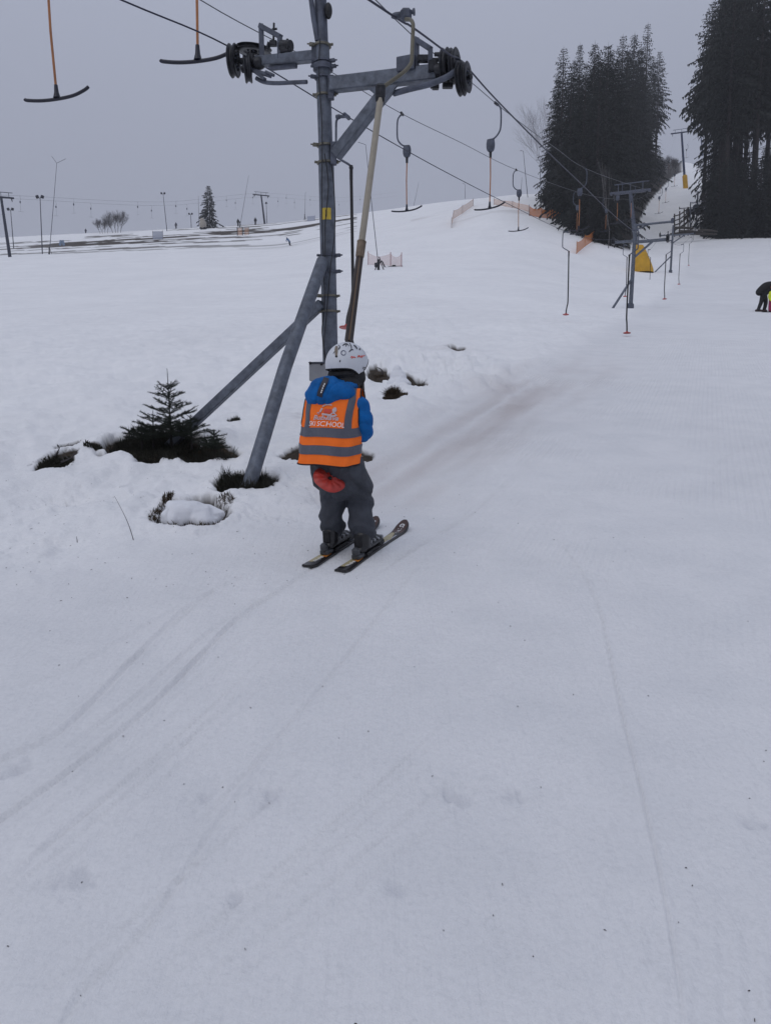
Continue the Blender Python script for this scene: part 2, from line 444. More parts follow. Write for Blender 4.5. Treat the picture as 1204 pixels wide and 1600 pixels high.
BLKF = mat('black_fabric', (.010,.010,.012), .8, 0, .3, 20, .3, 100)
WHITE = mat('white_helmet_shell', (.60,.62,.66), .32, 0, .04, 8)
WHITEP = mat('white_print', (.82,.82,.82), .6)
GREYP = mat('pale_grey_print', (.50,.42,.44), .6)
REDP = mat('red_print', (.62,.06,.03), .6)
SKIN = mat('skin', (.55,.33,.25), .5, 0, .05, 20)
HAIR = mat('brown_hair', (.06,.035,.02), .6)
BOOT = mat('black_ski_boot_plastic', (.012,.012,.014), .3, 0, .2, 12)
SILV = mat('silver_plastic', (.42,.43,.46), .35, .4, .1, 20)
GRBIND = mat('grey_binding_plastic', (.045,.048,.055), .4, 0, .2, 20)
WOOD = mat('weathered_wood', (.045,.038,.032), .85, 0, .35, 9, .4, 30)
SNOWM = mat('lump_of_old_snow', (.78,.79,.82), .8, 0, .03, 4, .8, 18)
SPR = mat('spruce_needles', (.0065,.0090,.0078), .8, 0, .45, .7)
SPR2 = mat('young_spruce_needles', (.013,.019,.011), .8, 0, .5, 14)
BARK = mat('spruce_bark', (.022,.018,.018), .9, 0, .4, 3, .5, 12)
BARK2 = mat('pale_birch_bark', (.10,.095,.095), .85, 0, .5, 6)
TWIG = mat('bare_twigs', (.05,.043,.045), .9, 0, .3, 8)
GRASS = mat('dead_heather_and_grass', (.022,.016,.009), .9, 0, .7, 25, col2=(.085,.055,.028))
STRAW = mat('dry_straw', (.20,.15,.08), .85, 0, .4, 20)
JUNIPER = mat('dark_heath_plants', (.007,.008,.005), .9, 0, .5, 20, col2=(.026,.024,.013))
def net_mat(name, col, cover):
    m = bpy.data.materials.new(name); m.use_nodes = True; t = m.node_tree
    b = t.nodes['Principled BSDF']; b.inputs['Base Color'].default_value = (*col, 1); b.inputs['Roughness'].default_value = .8
    o = t.nodes['Material Output']; tr = t.nodes.new('ShaderNodeBsdfTransparent'); mixs = t.nodes.new('ShaderNodeMixShader')
    mixs.inputs[0].default_value = cover
    t.links.new(tr.outputs[0], mixs.inputs[1]); t.links.new(b.outputs[0], mixs.inputs[2]); t.links.new(mixs.outputs[0], o.inputs[0]); return m
NET_O = net_mat('orange_safety_net', (.55,.17,.03), .75)
NET_P = net_mat('faded_pink_net', (.60,.42,.40), .45)
NET_F = net_mat('faded_orange_net', (.60,.33,.20), .5)
NET_B = net_mat('grey_blue_banner', (.30,.33,.42), .8)

# snow
SNOW = bpy.data.materials.new('snow'); SNOW.use_nodes = True; t = SNOW.node_tree; nn = t.nodes.new; ll = t.links.new
b = t.nodes['Principled BSDF']; b.inputs['Roughness'].default_value = .75; b.inputs['Specular IOR Level'].default_value = .25
tc = nn('ShaderNodeTexCoord')
def tex(scale, detail=5, rough=.6, vec=None):
    n = nn('ShaderNodeTexNoise'); n.inputs['Scale'].default_value = scale; n.inputs['Detail'].default_value = detail
    n.inputs['Roughness'].default_value = rough; ll(vec or tc.outputs['Object'], n.inputs['Vector']); return n.outputs['Fac']
def rmp(src, stops):
    r = nn('ShaderNodeValToRGB'); el = r.color_ramp.elements
    el[0].position, el[0].color = stops[0][0], (*stops[0][1], 1); el[1].position, el[1].color = stops[-1][0], (*stops[-1][1], 1)
    for p_, c_ in stops[1:-1]: q = el.new(p_); q.color = (*c_, 1)
    ll(src, r.inputs[0]); return r.outputs[0]
def mixc(fac, a, bb_, mode='MIX'):
    n = nn('ShaderNodeMixRGB'); n.blend_type = mode
    for s_, v_ in ((0, fac), (1, a), (2, bb_)):
        if hasattr(v_, 'links'): ll(v_, n.inputs[s_])
        else: n.inputs[s_].default_value = v_ if s_ == 0 else (*v_, 1)
    return n.outputs[0]
def mth(op, a, b_=None, c_=None):
    n = nn('ShaderNodeMath'); n.operation = op
    for i_, v_ in enumerate((a, b_, c_)):
        if v_ is None: continue
        if hasattr(v_, 'links'): ll(v_, n.inputs[i_])
        else: n.inputs[i_].default_value = v_
    return n.outputs[0]
def attr(nm): n = nn('ShaderNodeAttribute'); n.attribute_name = nm; return n.outputs['Fac']
wet = rmp(tex(2.2, 8, .6), [(.35, (.84,.845,.855)), (.62, (.90,.90,.905))])
grain = rmp(tex(55, 4, .7), [(.30, (.86,.865,.87)), (.55, (1,1,1))])
cold = mixc(.55, wet, grain, 'MULTIPLY')
big = rmp(tex(.22, 5, .6), [(.32, (.93,.93,.935)), (.68, (1,1,1))])
cold = mixc(1.0, cold, big, 'MULTIPLY')
# scattered grey damp spots in the trodden snow
spots = nn('ShaderNodeTexVoronoi'); spots.inputs['Scale'].default_value = 7.5; spots.inputs['Randomness'].default_value = 1; ll(tc.outputs['Object'], spots.inputs['Vector'])
spot = rmp(spots.outputs['Distance'], [(.04, (.86,.86,.88)), (.17, (1,1,1))])
cold = mixc(mth('MULTIPLY', rmp(tex(1.7, 3), [(.46, (0,0,0)), (.62, (1,1,1))]), .45), cold, mixc(1.0, cold, spot, 'MULTIPLY'))
cold = mixc(1.0, cold, rmp(attr('rough'), [(0, (.935,.937,.945)), (1, (1.03,1.03,1.03))]), 'MULTIPLY')
cold = mixc(mth('MULTIPLY', attr('damp_shade'), .62), cold, (.52,.53,.57))  # greyer colour for wet snow, with the dimples' shade painted in
dirtc = mixc(mth('MULTIPLY', attr('dirt'), .46), cold, (.47,.42,.41))
soil = rmp(tex(22, 8, .7), [(.33, (.010,.008,.005)), (.55, (.045,.030,.017)), (.75, (.10,.066,.032))])
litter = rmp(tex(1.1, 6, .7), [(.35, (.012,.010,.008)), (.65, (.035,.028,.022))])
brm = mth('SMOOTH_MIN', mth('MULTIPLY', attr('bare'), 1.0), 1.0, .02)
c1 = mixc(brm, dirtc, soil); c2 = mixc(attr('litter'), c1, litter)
ll(c2, b.inputs['Base Color'])
# corduroy left by the groomer, worn away in patches
mp = nn('ShaderNodeMapping'); mp.inputs['Rotation'].default_value = (0, 0, R_(22.3)); ll(tc.outputs['Object'], mp.inputs['Vector'])
wv = nn('ShaderNodeTexWave'); wv.wave_type = 'BANDS'; wv.bands_direction = 'X'; wv.inputs['Scale'].default_value = 5.6
wv.inputs['Distortion'].default_value = .35; wv.inputs['Detail'].default_value = 1; ll(mp.outputs[0], wv.inputs['Vector'])
cmask = mth('MULTIPLY', rmp(tex(.35, 3), [(.43, (0,0,0)), (.56, (1,1,1))]), attr('groom'))
h1 = mth('MULTIPLY', mth('MULTIPLY', wv.outputs['Fac'], cmask), .013)
h2 = mth('MULTIPLY', tex(9, 7, .62), .030); h3 = mth('MULTIPLY', tex(70, 5, .7), .0060)
h4 = mth('MULTIPLY', mth('MULTIPLY', tex(30, 5, .7), attr('rough')), .012)
mp2 = nn('ShaderNodeMapping'); mp2.inputs['Rotation'].default_value = (0, 0, R_(22.3)); mp2.inputs['Scale'].default_value = (34, 1.3, 1); ll(tc.outputs['Object'], mp2.inputs['Vector'])
h5 = mth('MULTIPLY', mth('MULTIPLY', tex(1, 3, .6, mp2.outputs[0]), mth('SUBTRACT', 1.0, attr('rough'))), .010)
hh = mth('ADD', mth('ADD', h1, h2), mth('ADD', mth('ADD', h3, h5), h4))
hh = mth('ADD', hh, mth('MULTIPLY', mth('MULTIPLY', tex(60, 6, .8), attr('bare')), .05))
bmp = nn('ShaderNodeBump'); bmp.inputs['Strength'].default_value = .55; bmp.inputs['Distance'].default_value = 1.0
ll(hh, bmp.inputs['Height']); ll(bmp.outputs[0], b.inputs['Normal'])

# ------------------------------------------------------------------ the ground sheet
rr = [0.35]
while rr[-1] < 16: rr.append(rr[-1]+max(.012, rr[-1]**2/1.65*(.0011 if 5 < rr[-1] < 10.5 else .0019)))
while rr[-1] < 900: rr.append(rr[-1]*1.0125)
rr = np.array(rr)
az = np.concatenate([np.linspace(-180, -45, 40)[:-1], np.linspace(-45, -30, 24)[:-1], np.linspace(-30, 30, 500), np.linspace(30, 45, 24)[1:], np.linspace(45, 180, 40)[1:-1]])
A = np.radians(az)
RRg, AA = np.meshgrid(rr, A, indexing='ij')
X = RRg*np.sin(AA); Yg = RRg*np.cos(AA)
Z = base_z(X, Yg); dz, bare, dirt, lit = details(X, Yg)
Z = Z+dz
nr, na = X.shape
co = np.stack([X, Yg, Z], -1).reshape(-1, 3)
co = np.vstack([co, [[0, 0, -1.65]]])
i, j = np.meshgrid(np.arange(nr-1), np.arange(na), indexing='ij')
j2 = (j+1) % na
q = np.stack([i*na+j, i*na+j2, (i+1)*na+j2, (i+1)*na+j], -1).reshape(-1, 4)[:, ::-1]
me = bpy.data.meshes.new('snow_slope')
nq = len(q); nv = len(co)
k = np.arange(na); tri = np.stack([np.full(na, nv-1), (k+1) % na, k], -1)
me.vertices.add(nv); me.vertices.foreach_set('co', co.ravel())
loops = np.concatenate([q.ravel(), tri.ravel()]); me.loops.add(len(loops)); me.loops.foreach_set('vertex_index', loops.astype(np.int32))
me.polygons.add(nq+na)
st = np.concatenate([np.arange(nq)*4, nq*4+np.arange(na)*3]); me.polygons.foreach_set('loop_start', st.astype(np.int32))
me.polygons.foreach_set('use_smooth', np.ones(nq+na, bool))
me.update(calc_edges=True); me.validate()
def set_attr(nm, a):
    at = me.attributes.new(nm, 'FLOAT', 'POINT'); at.data.foreach_set('value', np.append(a.ravel(), 0).astype(np.float32))
set_attr('damp_shade', WET_SHADE); set_attr('bare', bare); set_attr('dirt', dirt); set_attr('litter', lit)
edge = (-.95+.42*(Yg-4.5))-X
lm = sst(-.1, 1.1, edge)*sst(4.2, 5.4, Yg+.35*(-X))
set_attr('groom', (1-lm)*sst(-.4, .6, X-.12*Yg+.1)*(1-sst(14, 30, Yg))); set_attr('rough', lm)
me.materials.append(SNOW)
go = bpy.data.objects.new('snow_slope', me); C.objects.link(go); go['kind'] = 'structure'
go['label'] = 'snow covered ski slope rising from the camera to the hill'

# ================================================================== the ski lifts
M_DIR = .41; LX0 = dict(A=-2.15, D=-4.85, B=-5.2, C_=-7.87)
DIRV = Vector((.41, 1, 0)).normalized(); PERP = Vector((DIRV.y, -DIRV.x, 0)); YAW = math.atan2(-.41, 1)   # local +Y runs along the lift
def LP(px, py, line):               # point of a lift line seen at this pixel
    a, b = ray(px, py); x0 = LX0[line]; Y = x0/(a-M_DIR); return Vector((a*Y, Y, b*Y))
def catm(pts, n=8):
    return [Vector(p) for p in spline2([tuple(p) for p in pts], n)]

# ---- first pylon (platter lift), close to the camera
base = ground(*GP(517, 711)[:2]); base = Vector((P(514,711,7.5).x, 7.5, gz(P(514,711,7.5).x, 7.5)))
pyl = empty('lift_pylon', base, 'near galvanised steel lift pylon numbered 1, standing behind the child', 'lift pylon', 'pylons of the platter lift')
Yp = 7.5
def pole_at(py):                    # centre of the pole at this image row
    px = np.interp(py, [-120, 90, 258, 560, 711], [496, 504, 509.5, 516, 518]); return P(px, py, Yp)
MB().tube([pole_at(720)-Vector((0,0,.25)), pole_at(560), pole_at(258)], [.076, .074, .0725], 24).obj('lower_pole', GALV, pyl)
MB().tube([pole_at(258), pole_at(180), pole_at(68)], [.066, .066, .065], 24).obj('middle_pole', GALV, pyl)
MB().tube([pole_at(72), pole_at(20), pole_at(-20), P(494,-90,7.5), P(478,-170,7.5)], [.056,.055,.055,.054,.053], 20).obj('upper_pole', GALV_D, pyl)
MB().tube([pole_at(66)+Vector((-.04,-.03,0)), P(490,30,7.45), P(485,-10,7.45), P(470,-80,7.45)], .024, 10).obj('side_tube', GALV_D, pyl)
MB().ell(P(513,17,7.45), (.035,.045,.07)).obj('lamp_socket', RUBBER, pyl)
mb = MB()
for dx, q in ((0, [(P(500,60,7.42)), P(498,120,7.42), P(503,200,7.41), P(503,330,7.4), P(507,470,7.4), P(503,520,7.4), P(512,575,7.4)]),
          (1, [P(518,258,7.42), P(522,300,7.4), P(523,360,7.38), P(516,420,7.38), P(511,480,7.38), P(506,540,7.36), P(511,580,7.38)]),
          (2, [P(507,240,7.4), P(513,290,7.4), P(508,350,7.4), P(508,410,7.38)])):
    mb.tube(catm(q, 5), .005, 5)
mb.obj('electric_cable', RUBBER, pyl)
def ring(py, r=.075, hh=.018, m=BAND, bolt=1, yd=0):
    c = pole_at(py); b_ = MB().lathe(c-Vector((0,0,hh/2)), (0,0,1), [(r, 0), (r+.007, .002), (r+.007, hh-.002), (r, hh)], 24)
    d = Vector((bolt, -.35, 0)).normalized()
    b_.box(c+d*(r+.02), (.05, .03, .03), Matrix.Rotation(math.atan2(d.y, d.x), 3, 'Z'), .004).cyl(c+d*(r+.02), c+d*(r+.065), .007, 8)
    d2 = Vector((-bolt, -.35, 0)).normalized(); b_.cyl(c+d2*r*.9, c+d2*(r+.03), .012, 6)
    b_.obj('clamp_band', m, pyl)
for py, bt, m in ((72,-1,BAND),(97,1,GALV_D),(122,-1,GALV_D),(150,1,BAND),(228,-1,BAND),(255,1,BAND),(400,1,GALV_D),(425,1,GALV_D),(463,-1,BAND),(487,-1,BAND)): ring(py, .076 if py < 240 else .080, .02, m, bt)
ring(106, .085, .05, GALV_D, 1)
# flange plates
def plate(px, py0, py1, wpx, Y, name='mounting_plate'):
    a, b_ = P(px, py0, Y), P(px, py1, Y); MB().beam(a, b_, wpx*Y/F, .05, (0, 1, 0), .006).obj(name, GALV_D, pyl)
plate(491, 68, 104, 8, 7.5); plate(517, 118, 156, 9, 7.44); plate(521, 222, 258, 9, 7.44); plate(506, 405, 432, 10, 7.42)
# left arm
armL0, armL1 = P(493, 88, 7.52), P(402, 97, 7.95)
MB().beam(armL0, armL1, .09, .088, bev=.008).obj('crossarm', GALV, pyl)
AX = (armL1-armL0).normalized()
# right arm
armR0, armR1 = P(517, 133, 7.45), P(690, 113, 7.02)
MB().beam(armR0, armR1, .10, .125, bev=.010).obj('crossarm', GALV, pyl)
AXR = (armR1-armR0).normalized()
MB().beam(P(524, 243, 7.45), P(606, 138, 7.22), .10, .10, bev=.008).obj('diagonal_strut', GALV, pyl)
g0, g1, g2 = P(574, 138, 7.25), P(622, 132, 7.12), P(601, 160, 7.2)
n_ = (g1-g0).cross(g2-g0).normalized()*.012
MB().add([g0-n_, g1-n_, g2-n_, g0+n_, g1+n_, g2+n_], [(0,1,2),(5,4,3),(0,3,4,1),(1,4,5,2),(2,5,3,0)]).obj('gusset_plate', GALV, pyl, False)
def sheave(c, ax, r, wd=.05, grooves=1):
    c = Vector(c); ax = Vector(ax).normalized(); h = wd/2
    prof = [(.03,-h*.5),(r*.55,-h*.45),(r*.62,-h*.9),(r*.93,-h),(r,-h*.75),(r*.97,-h*.5),(r*.86,-h*.2),(r*.86,h*.2),(r*.97,h*.5),(r,h*.75),(r*.93,h),(r*.62,h*.9),(r*.55,h*.45),(.03,h*.5)]
    o = MB().lathe(c, ax, prof, 32).obj('sheave', STEEL, pyl)
    k = MB().lathe(c-ax*wd*.9, ax, [(.022,0),(.034,.008),(.034,wd*1.8-.008),(.022,wd*1.8)], 14)
    hb = k.mesh('hub', STEEL); ho = bpy.data.objects.new('hub', hb); C.objects.link(ho); ho.parent = o
    ho.matrix_parent_inverse = Matrix()
    for q in range(6):
        t_ = q*math.pi/3; a_ = ax.cross(Vector((0,0,1))).normalized(); b_ = ax.cross(a_)
        c_ = c+(a_*math.cos(t_)+b_*math.sin(t_))*r*.36
        bo = bpy.data.objects.new('bolt', MB().cyl(c_-ax*wd*.55, c_+ax*wd*.55, .009, 6).mesh('bolt', GALV_D)); C.objects.link(bo); bo.parent = o
    return o
# left head: outer wheel on the rope, second wheel under, flat guide wheel, rocker
sheave(P(365, 95, 8.02), PERP+DIRV*.32, .152, .075)
sheave(P(387, 108, 7.95), PERP+DIRV*.55+Vector((0,0,.1)), .125, .07)
sheave(P(397, 78, 8.10), Vector((.10, -.15, 1)), .175, .05)
MB().tube([P(376, 96, 8.0), P(400, 96, 7.95)], [.03, .045], 12).obj('axle_housing', STEEL, pyl)
mb = MB().beam(P(378,104,7.95), P(424,119,7.85), .03, .035, bev=.004)
mb.beam(P(398,112,7.9), P(414,124,7.86), .05, .03, bev=.004).cyl(P(415,112,7.84), P(428,118,7.8), .014, 8)
mb.obj('rocker_arm', GALV_D, pyl)
MB().ell(P(404,99,7.9), (.07,.06,.06)).box(P(392,92,7.95), (.07,.07,.09), None, .01).obj('bearing_block', STEEL, pyl)
MB().beam(P(409,90,7.9), P(408,38,7.9), .045, .045, (0,1,0), .004).beam(P(406,40,7.9), P(439,58,7.75), .045, .045, bev=.004).beam(P(437,58,7.75), P(437,92,7.75), .045, .045, (0,1,0), .004).obj('bracket_frame', GALV_D, pyl)
MB().cyl(P(428,36,7.8), P(427,72,7.8), .010, 8).cyl(P(425,46,7.8), P(433,45,7.8), .010, 6).box(P(427,68,7.8), (.07,.05,.05), None, .008).cyl(P(421,66,7.83), P(418,78,7.85), .02, 8).obj('adjusting_screw', STEEL, pyl)
MB().cyl(P(440,72,7.75), P(454,72,7.7), .052, 14).box(P(447,79,7.72), (.11,.08,.05), None, .008).cyl(P(449,67,7.7), P(449,61,7.7), .012, 8).obj('damper', STEEL, pyl)
MB().beam(P(421,107,7.85), P(463,103,7.68), .04, .035, bev=.003).obj('lower_angle_bar', GALV_D, pyl)
MB().tube(catm([P(400,122,7.92), P(412,128,7.9), P(430,130,7.8), P(455,129,7.7), P(479,128,7.6)], 5), .019, 10).obj('rope_catcher', GALV_D, pyl)
# right head
MB().box(P(636,101,7.12), (.17,.10,.12), Matrix.Rotation(YAW, 3, 'Z'), .006).cyl(P(633,93,7.1), P(633,88,7.1), .012, 8).obj('bearing_block', GALV_D, pyl)
MB().beam(P(650,108,7.1), P(650,60,7.1), .05, .05, (0,1,0), .004).beam(P(648,61,7.1), P(673,77,7.0), .04, .045, bev=.004).beam(P(672,77,7.0), P(672,112,7.0), .04, .04, (0,1,0), .004).obj('bracket_frame', GALV_D, pyl)
MB().box(P(662,92,7.05), (.12,.07,.05), None, .008).box(P(676,104,7.0), (.08,.08,.09), None, .01).cyl(P(655,95,7.08), P(690,93,6.98), .018, 8).obj('spring_housing', STEEL, pyl)
MB().box(P(680,134,7.0), (.06,.05,.06), None, .006).cyl(P(672,137,7.0), P(684,132,7.0), .012, 8).obj('lower_clamp', STEEL, pyl)
MB().box(P(699,134,6.95), (.09,.05,.04), None, .006).obj('adjusting_screw', STEEL, pyl)
MB().cyl(P(682,112,7.0), P(700,108,6.95), .06, 14).cyl(P(679,85,7.0), P(700,84,6.95), .018, 8).obj('axle_housing', STEEL, pyl)
sheave(P(697,104,6.98), PERP+DIRV*.04, .145, .06)
sheave(P(710,103,6.93), PERP+DIRV*.04, .14, .055)
sheave(P(720,123,6.88), PERP+DIRV*.02, .135, .05)
sheave(P(728,121,6.85), PERP+DIRV*.02, .122, .045)
MB().cyl(P(716,122,6.88), P(736,120,6.8), .022, 10).beam(P(690,120,6.95), P(722,120,6.86), .04, .05, bev=.005).obj('rocker_arm', STEEL, pyl)
MB().tube(catm([P(615,146,7.2), P(640,139,7.1), P(672,131,6.95), P(700,119,6.86), P(716,106,6.82)], 5), .026, 10).obj('rope_catcher', GALV_D, pyl)
# braces down to the snow, round and square
rb = GP(376, 770); MB().tube([rb-Vector((0,0,.15)), rb.lerp(P(504,408,7.4), .5), P(504, 408, 7.42)], .058, 20).obj('round_brace', GALV, pyl)
sb = GP(262, 684); MB().beam(sb-Vector((0,0,.1)), P(503, 474, 7.45), .078, .088, bev=.006).obj('square_brace', GALV, pyl)
# number plate and the grey control box
mb = MB()
th = np.linspace(-2.25, -1.05, 8); cpl = pole_at(337); vs = []
for a_ in th:
    for z_ in (-.052, .052): vs.append((cpl.x+.079*math.cos(a_), cpl.y+.079*math.sin(a_), cpl.z+z_))
mb.add(vs, [(2*k_, 2*k_+2, 2*k_+3, 2*k_+1) for k_ in range(7)]); mb.obj('number_plate', YELLOW, pyl)
def text_mesh(txt, size, bold=False, shear=0, space=1.0):
    cu = bpy.data.curves.new('txt', 'FONT'); cu.body = txt; cu.size = size; cu.shear = shear; cu.space_character = space
    cu.align_x = 'CENTER'; cu.align_y = 'CENTER'; cu.offset = size*.025 if bold else 0; cu.resolution_u = 3
    o = bpy.data.objects.new('txt', cu); C.objects.link(o)
    dg = bpy.context.evaluated_depsgraph_get(); me_ = bpy.data.meshes.new_from_object(o.evaluated_get(dg))
    bpy.data.objects.remove(o); bpy.data.curves.remove(cu); return me_
me1 = text_mesh('1', .085, True)
for v in me1.vertices:
    a_ = -1.62+v.co.x/.08; v.co = Vector((cpl.x+.0805*math.cos(a_), cpl.y+.0805*math.sin(a_), cpl.z+v.co.y))
me1.materials.clear(); me1.materials.append(BLACK)
o1 = bpy.data.objects.new('numeral', me1); C.objects.link(o1); o1.parent = pyl; o1.matrix_parent_inverse = Matrix.Translation(-pyl.location)
bx = P(498, 582, 7.25)
cb = empty('control_box', bx, 'small grey switch box at the foot of the near pylon, left of the child\'s hood', 'control box')
MB().box(bx, (.165, .10, .16), Matrix.Rotation(-.1, 3, 'Z'), .008).obj('housing', mat('box_grey', (.26,.265,.28), .5, 0, .08, 10), cb)
MB().box(bx+Vector((0,-.004,.088)), (.172, .108, .012), Matrix.Rotation(-.1, 3, 'Z'), .004).obj('lid', GALV_D, cb)
MB().cyl(bx+Vector((.03,-.045,.09)), bx+Vector((.03,-.06,.065)), .012, 8).obj('latch', RUBBER, cb)
MB().cyl(bx+Vector((-.075,-.045,.09)), bx+Vector((-.075,-.06,.075)), .01, 8).obj('latch', RUBBER, cb)
MB().cyl(bx+Vector((.02,.05,-.02)), pole_at(583), .018, 8).obj('mounting_arm', GALV_D, cb)

# ---- haul ropes
A1, D1 = P(722, 97, 6.9), P(360, 74, 8.02)
def cable(name, pts, r, label, m=ROPE, cat='cable', grp=None):
    o = MB().tube(catm(pts, 6), r, 7).obj(name, m); tag(o, label, cat, grp); return o
ptA = [LP(640,25,'A')+Vector((-2.9,-7.0,-1.35)), LP(578,1,'A'), LP(643,42,'A'), LP(703,86,'A'), A1, LP(775,156,'A'), LP(855,237,'A'), LP(901,281,'A'), LP(972,348,'A'), LP(1012,374,'A'), P(1040,375,36.3)]
ptA[0] = ptA[1]+(ptA[1]-ptA[3])*3
ptD = [LP(190,0,'D'), D1, LP(525,172,'D'), LP(618,226,'D'), LP(700,271,'D'), LP(790,317,'D'), LP(882,361,'D'), LP(930,374,'D'), P(962,374,37.6)]
ptD.insert(0, ptD[0]+(ptD[0]-ptD[1])*1.5)
cable('haul_rope', ptA, .0075, 'thick dark haul rope running over the right wheels of the near pylon', ROPE, 'haul rope')
cable('haul_rope', ptD, .0072, 'haul rope on the left side of the near platter lift pylon, passing behind its pole', ROPE, 'haul rope')
ptB = [LP(619,32,'B'), LP(735,128,'B'), LP(796,179,'B'), LP(867,231,'B'), LP(930,270,'B'), P(968,292,72.5)]
ptB = [Vector((-5.2+.41*-4, -4, 6.6)), Vector((-5.2+.41*2, 2, 6.1)), Vector((-5.2+.41*8.4, 8.4, 5.95))]+ptB
# the T bar lift's ropes end on its towers: uphill side carries on to the forest tower
ptB = ptB[:-1]+[P(1008,296,71.5), LP(1024,300,'B'), LP(1041,283,'B'), LP(1055,263,'B'), P(1081,210,188)]
ptC = [LP(315,1,'C_'), LP(460,80,'C_'), LP(525,117,'C_'), LP(628,178,'C_'), LP(720,223,'C_'), LP(805,265,'C_'), LP(895,298,'C_'), LP(940,309,'C_'), P(972,311,73), P(1002,308,84), P(1025,285,112), P(1040,255,140), P(1054,214,189)]
ptC = [Vector((-7.87-.41*4, -4, 6.9)), Vector((-7.87+.41*3, 3, 6.3)), Vector((-7.87+.41*9.6, 9.6, 5.98))]+ptC
cable('haul_rope', ptB, .0085, 'haul rope of the T bar lift on its right, uphill side', ROPE_L, 'haul rope')
cable('haul_rope', ptC, .0085, 'haul rope of the T bar lift on its left side, crossing behind the near pylon', ROPE_L, 'haul rope')
LINE = dict(A=ptA, B=ptB, C_=ptC, D=ptD)
SPL = {k_: catm(v_, 12) for k_, v_ in LINE.items()}
def on_line(line, Y):
    s_ = SPL[line]
    for a_, b_ in zip(s_, s_[1:]):
        if a_.y <= Y <= b_.y: return a_.lerp(b_, (Y-a_.y)/(b_.y-a_.y+1e-9))
    return s_[-1] if Y > s_[-1].y else s_[0]
def lineY(px, line):
    a_ = (px-CX)/F/(cp+.35*sp_*1.0); return LX0[line]/(a_-M_DIR)

# ---- platter hangers (local: x across the line, y along it, origin at the rope)
def platter(s, detail=True):
    r = empty('platter_hanger', (0,0,0), 'x', 'platter hanger', 'platter hangers of the near lift')
    pipe = GALV if s > 0 else GALV
    part(MB().box((0,0,0), (.04,.16,.05), None, .008).cyl((0,0,0), (s*.10,0,.01), .022, 10).cyl((s*.10,0,.01), (s*.15,0,.01), .03, 10), 'grip', GALV_D, r)
    part(MB().tube(catm([(s*.10,0,0), (s*.145,0,-.03), (s*.155,0,-.12), (s*.155,0,-.42), (s*.13,0,-.50), (s*-.02,0,-.60), (s*-.06,0,-.64)], 5), .015, 8), 'hook', GALV_D, r)
    part(MB().tube([(s*-.06,0,-.62), (s*-.06,0,-.80)], .024, 8).ell((s*-.06,0,-.65), (.03,.03,.03)), 'joint', RUBBER, r)
    part(MB().tube(catm([(s*-.06,0,-.78), (s*-.07,0,-1.5), (s*-.075,0,-2.25), (s*-.06,-.04,-2.42), (s*-.045,-.10,-2.58), (s*-.04,-.12,-2.70)], 6), .021, 10), 'stick', RUBBER, r)
    part(MB().lathe((s*-.04,-.12,-2.72), (0,.12,1), [(.02,-.01),(.10,-.006),(.105,0),(.10,.008),(.04,.015),(.025,.045)], 20), 'plate', RED, r)
    return r
pR = platter(1); pL = platter(-1)
pl = [('D', 10.6, 'L', 'black platter hanger with a red plate hanging just right of the near pylon\'s pole'),
      ('D', 26.7, 'L', 'black platter hanger hanging alone in the open, well left of the second pylon'),
      ('A', 21.5, 'R', 'largest black platter hanger with a red plate, directly before the second pylon'),
      ('D', 43, 'L', 'thin dark platter hanger close behind and left of the second pylon\'s pole'),
      ('A', 38, 'R', 'platter hanger hanging under the right end of the second pylon\'s arm'),
      ('D', 64, 'L', 'small platter hanger between the yellow padding and the third pylon'),
      ('A', 56, 'R', 'pale platter hanger just right of the third pylon\'s pole'),
      ('A', 79, 'R', 'thin far platter hanger right of the third pylon\'s arm'),
      ('A', 108, 'R', 'farthest small platter hanger before the dark forest on the right')]
ropA2 = [P(1040,375,36.3), P(1062,383,54), P(1076,372,74.5), P(1083,364,98), P(1086,340,129)]
ropD2 = [P(962,374,37.6), P(985,386,46), P(1012,392,62), P(1032,370,76), P(1060,350,100), P(1068,338,131)]
cable('haul_rope', ropA2, .008, 'haul rope from the second to the farther platter lift pylons, right side', ROPE_L, 'haul rope')
cable('haul_rope', ropD2, .008, 'haul rope from the second to the farther platter lift pylons, left side', ROPE_L, 'haul rope')
S2 = dict(A=catm(ropA2, 10), D=catm(ropD2, 10))
def on2(line, Y):
    if Y < 37.5: return on_line(line, Y)
    s_ = S2[line]
    for a_, b_ in zip(s_, s_[1:]):
        if a_.y <= Y <= b_.y: return a_.lerp(b_, (Y-a_.y)/(b_.y-a_.y))
    return s_[-1]
used = {'R': False, 'L': False}
for ln, Y, s_, lab in pl:
    p_ = on2(ln, Y); src = pR if s_ == 'R' else pL
    if not used[s_]: o = src; o.location = p_; o.rotation_euler = (0, 0, YAW); o['label'] = lab; used[s_] = True
    else: o = dup(src, p_, YAW, lab)

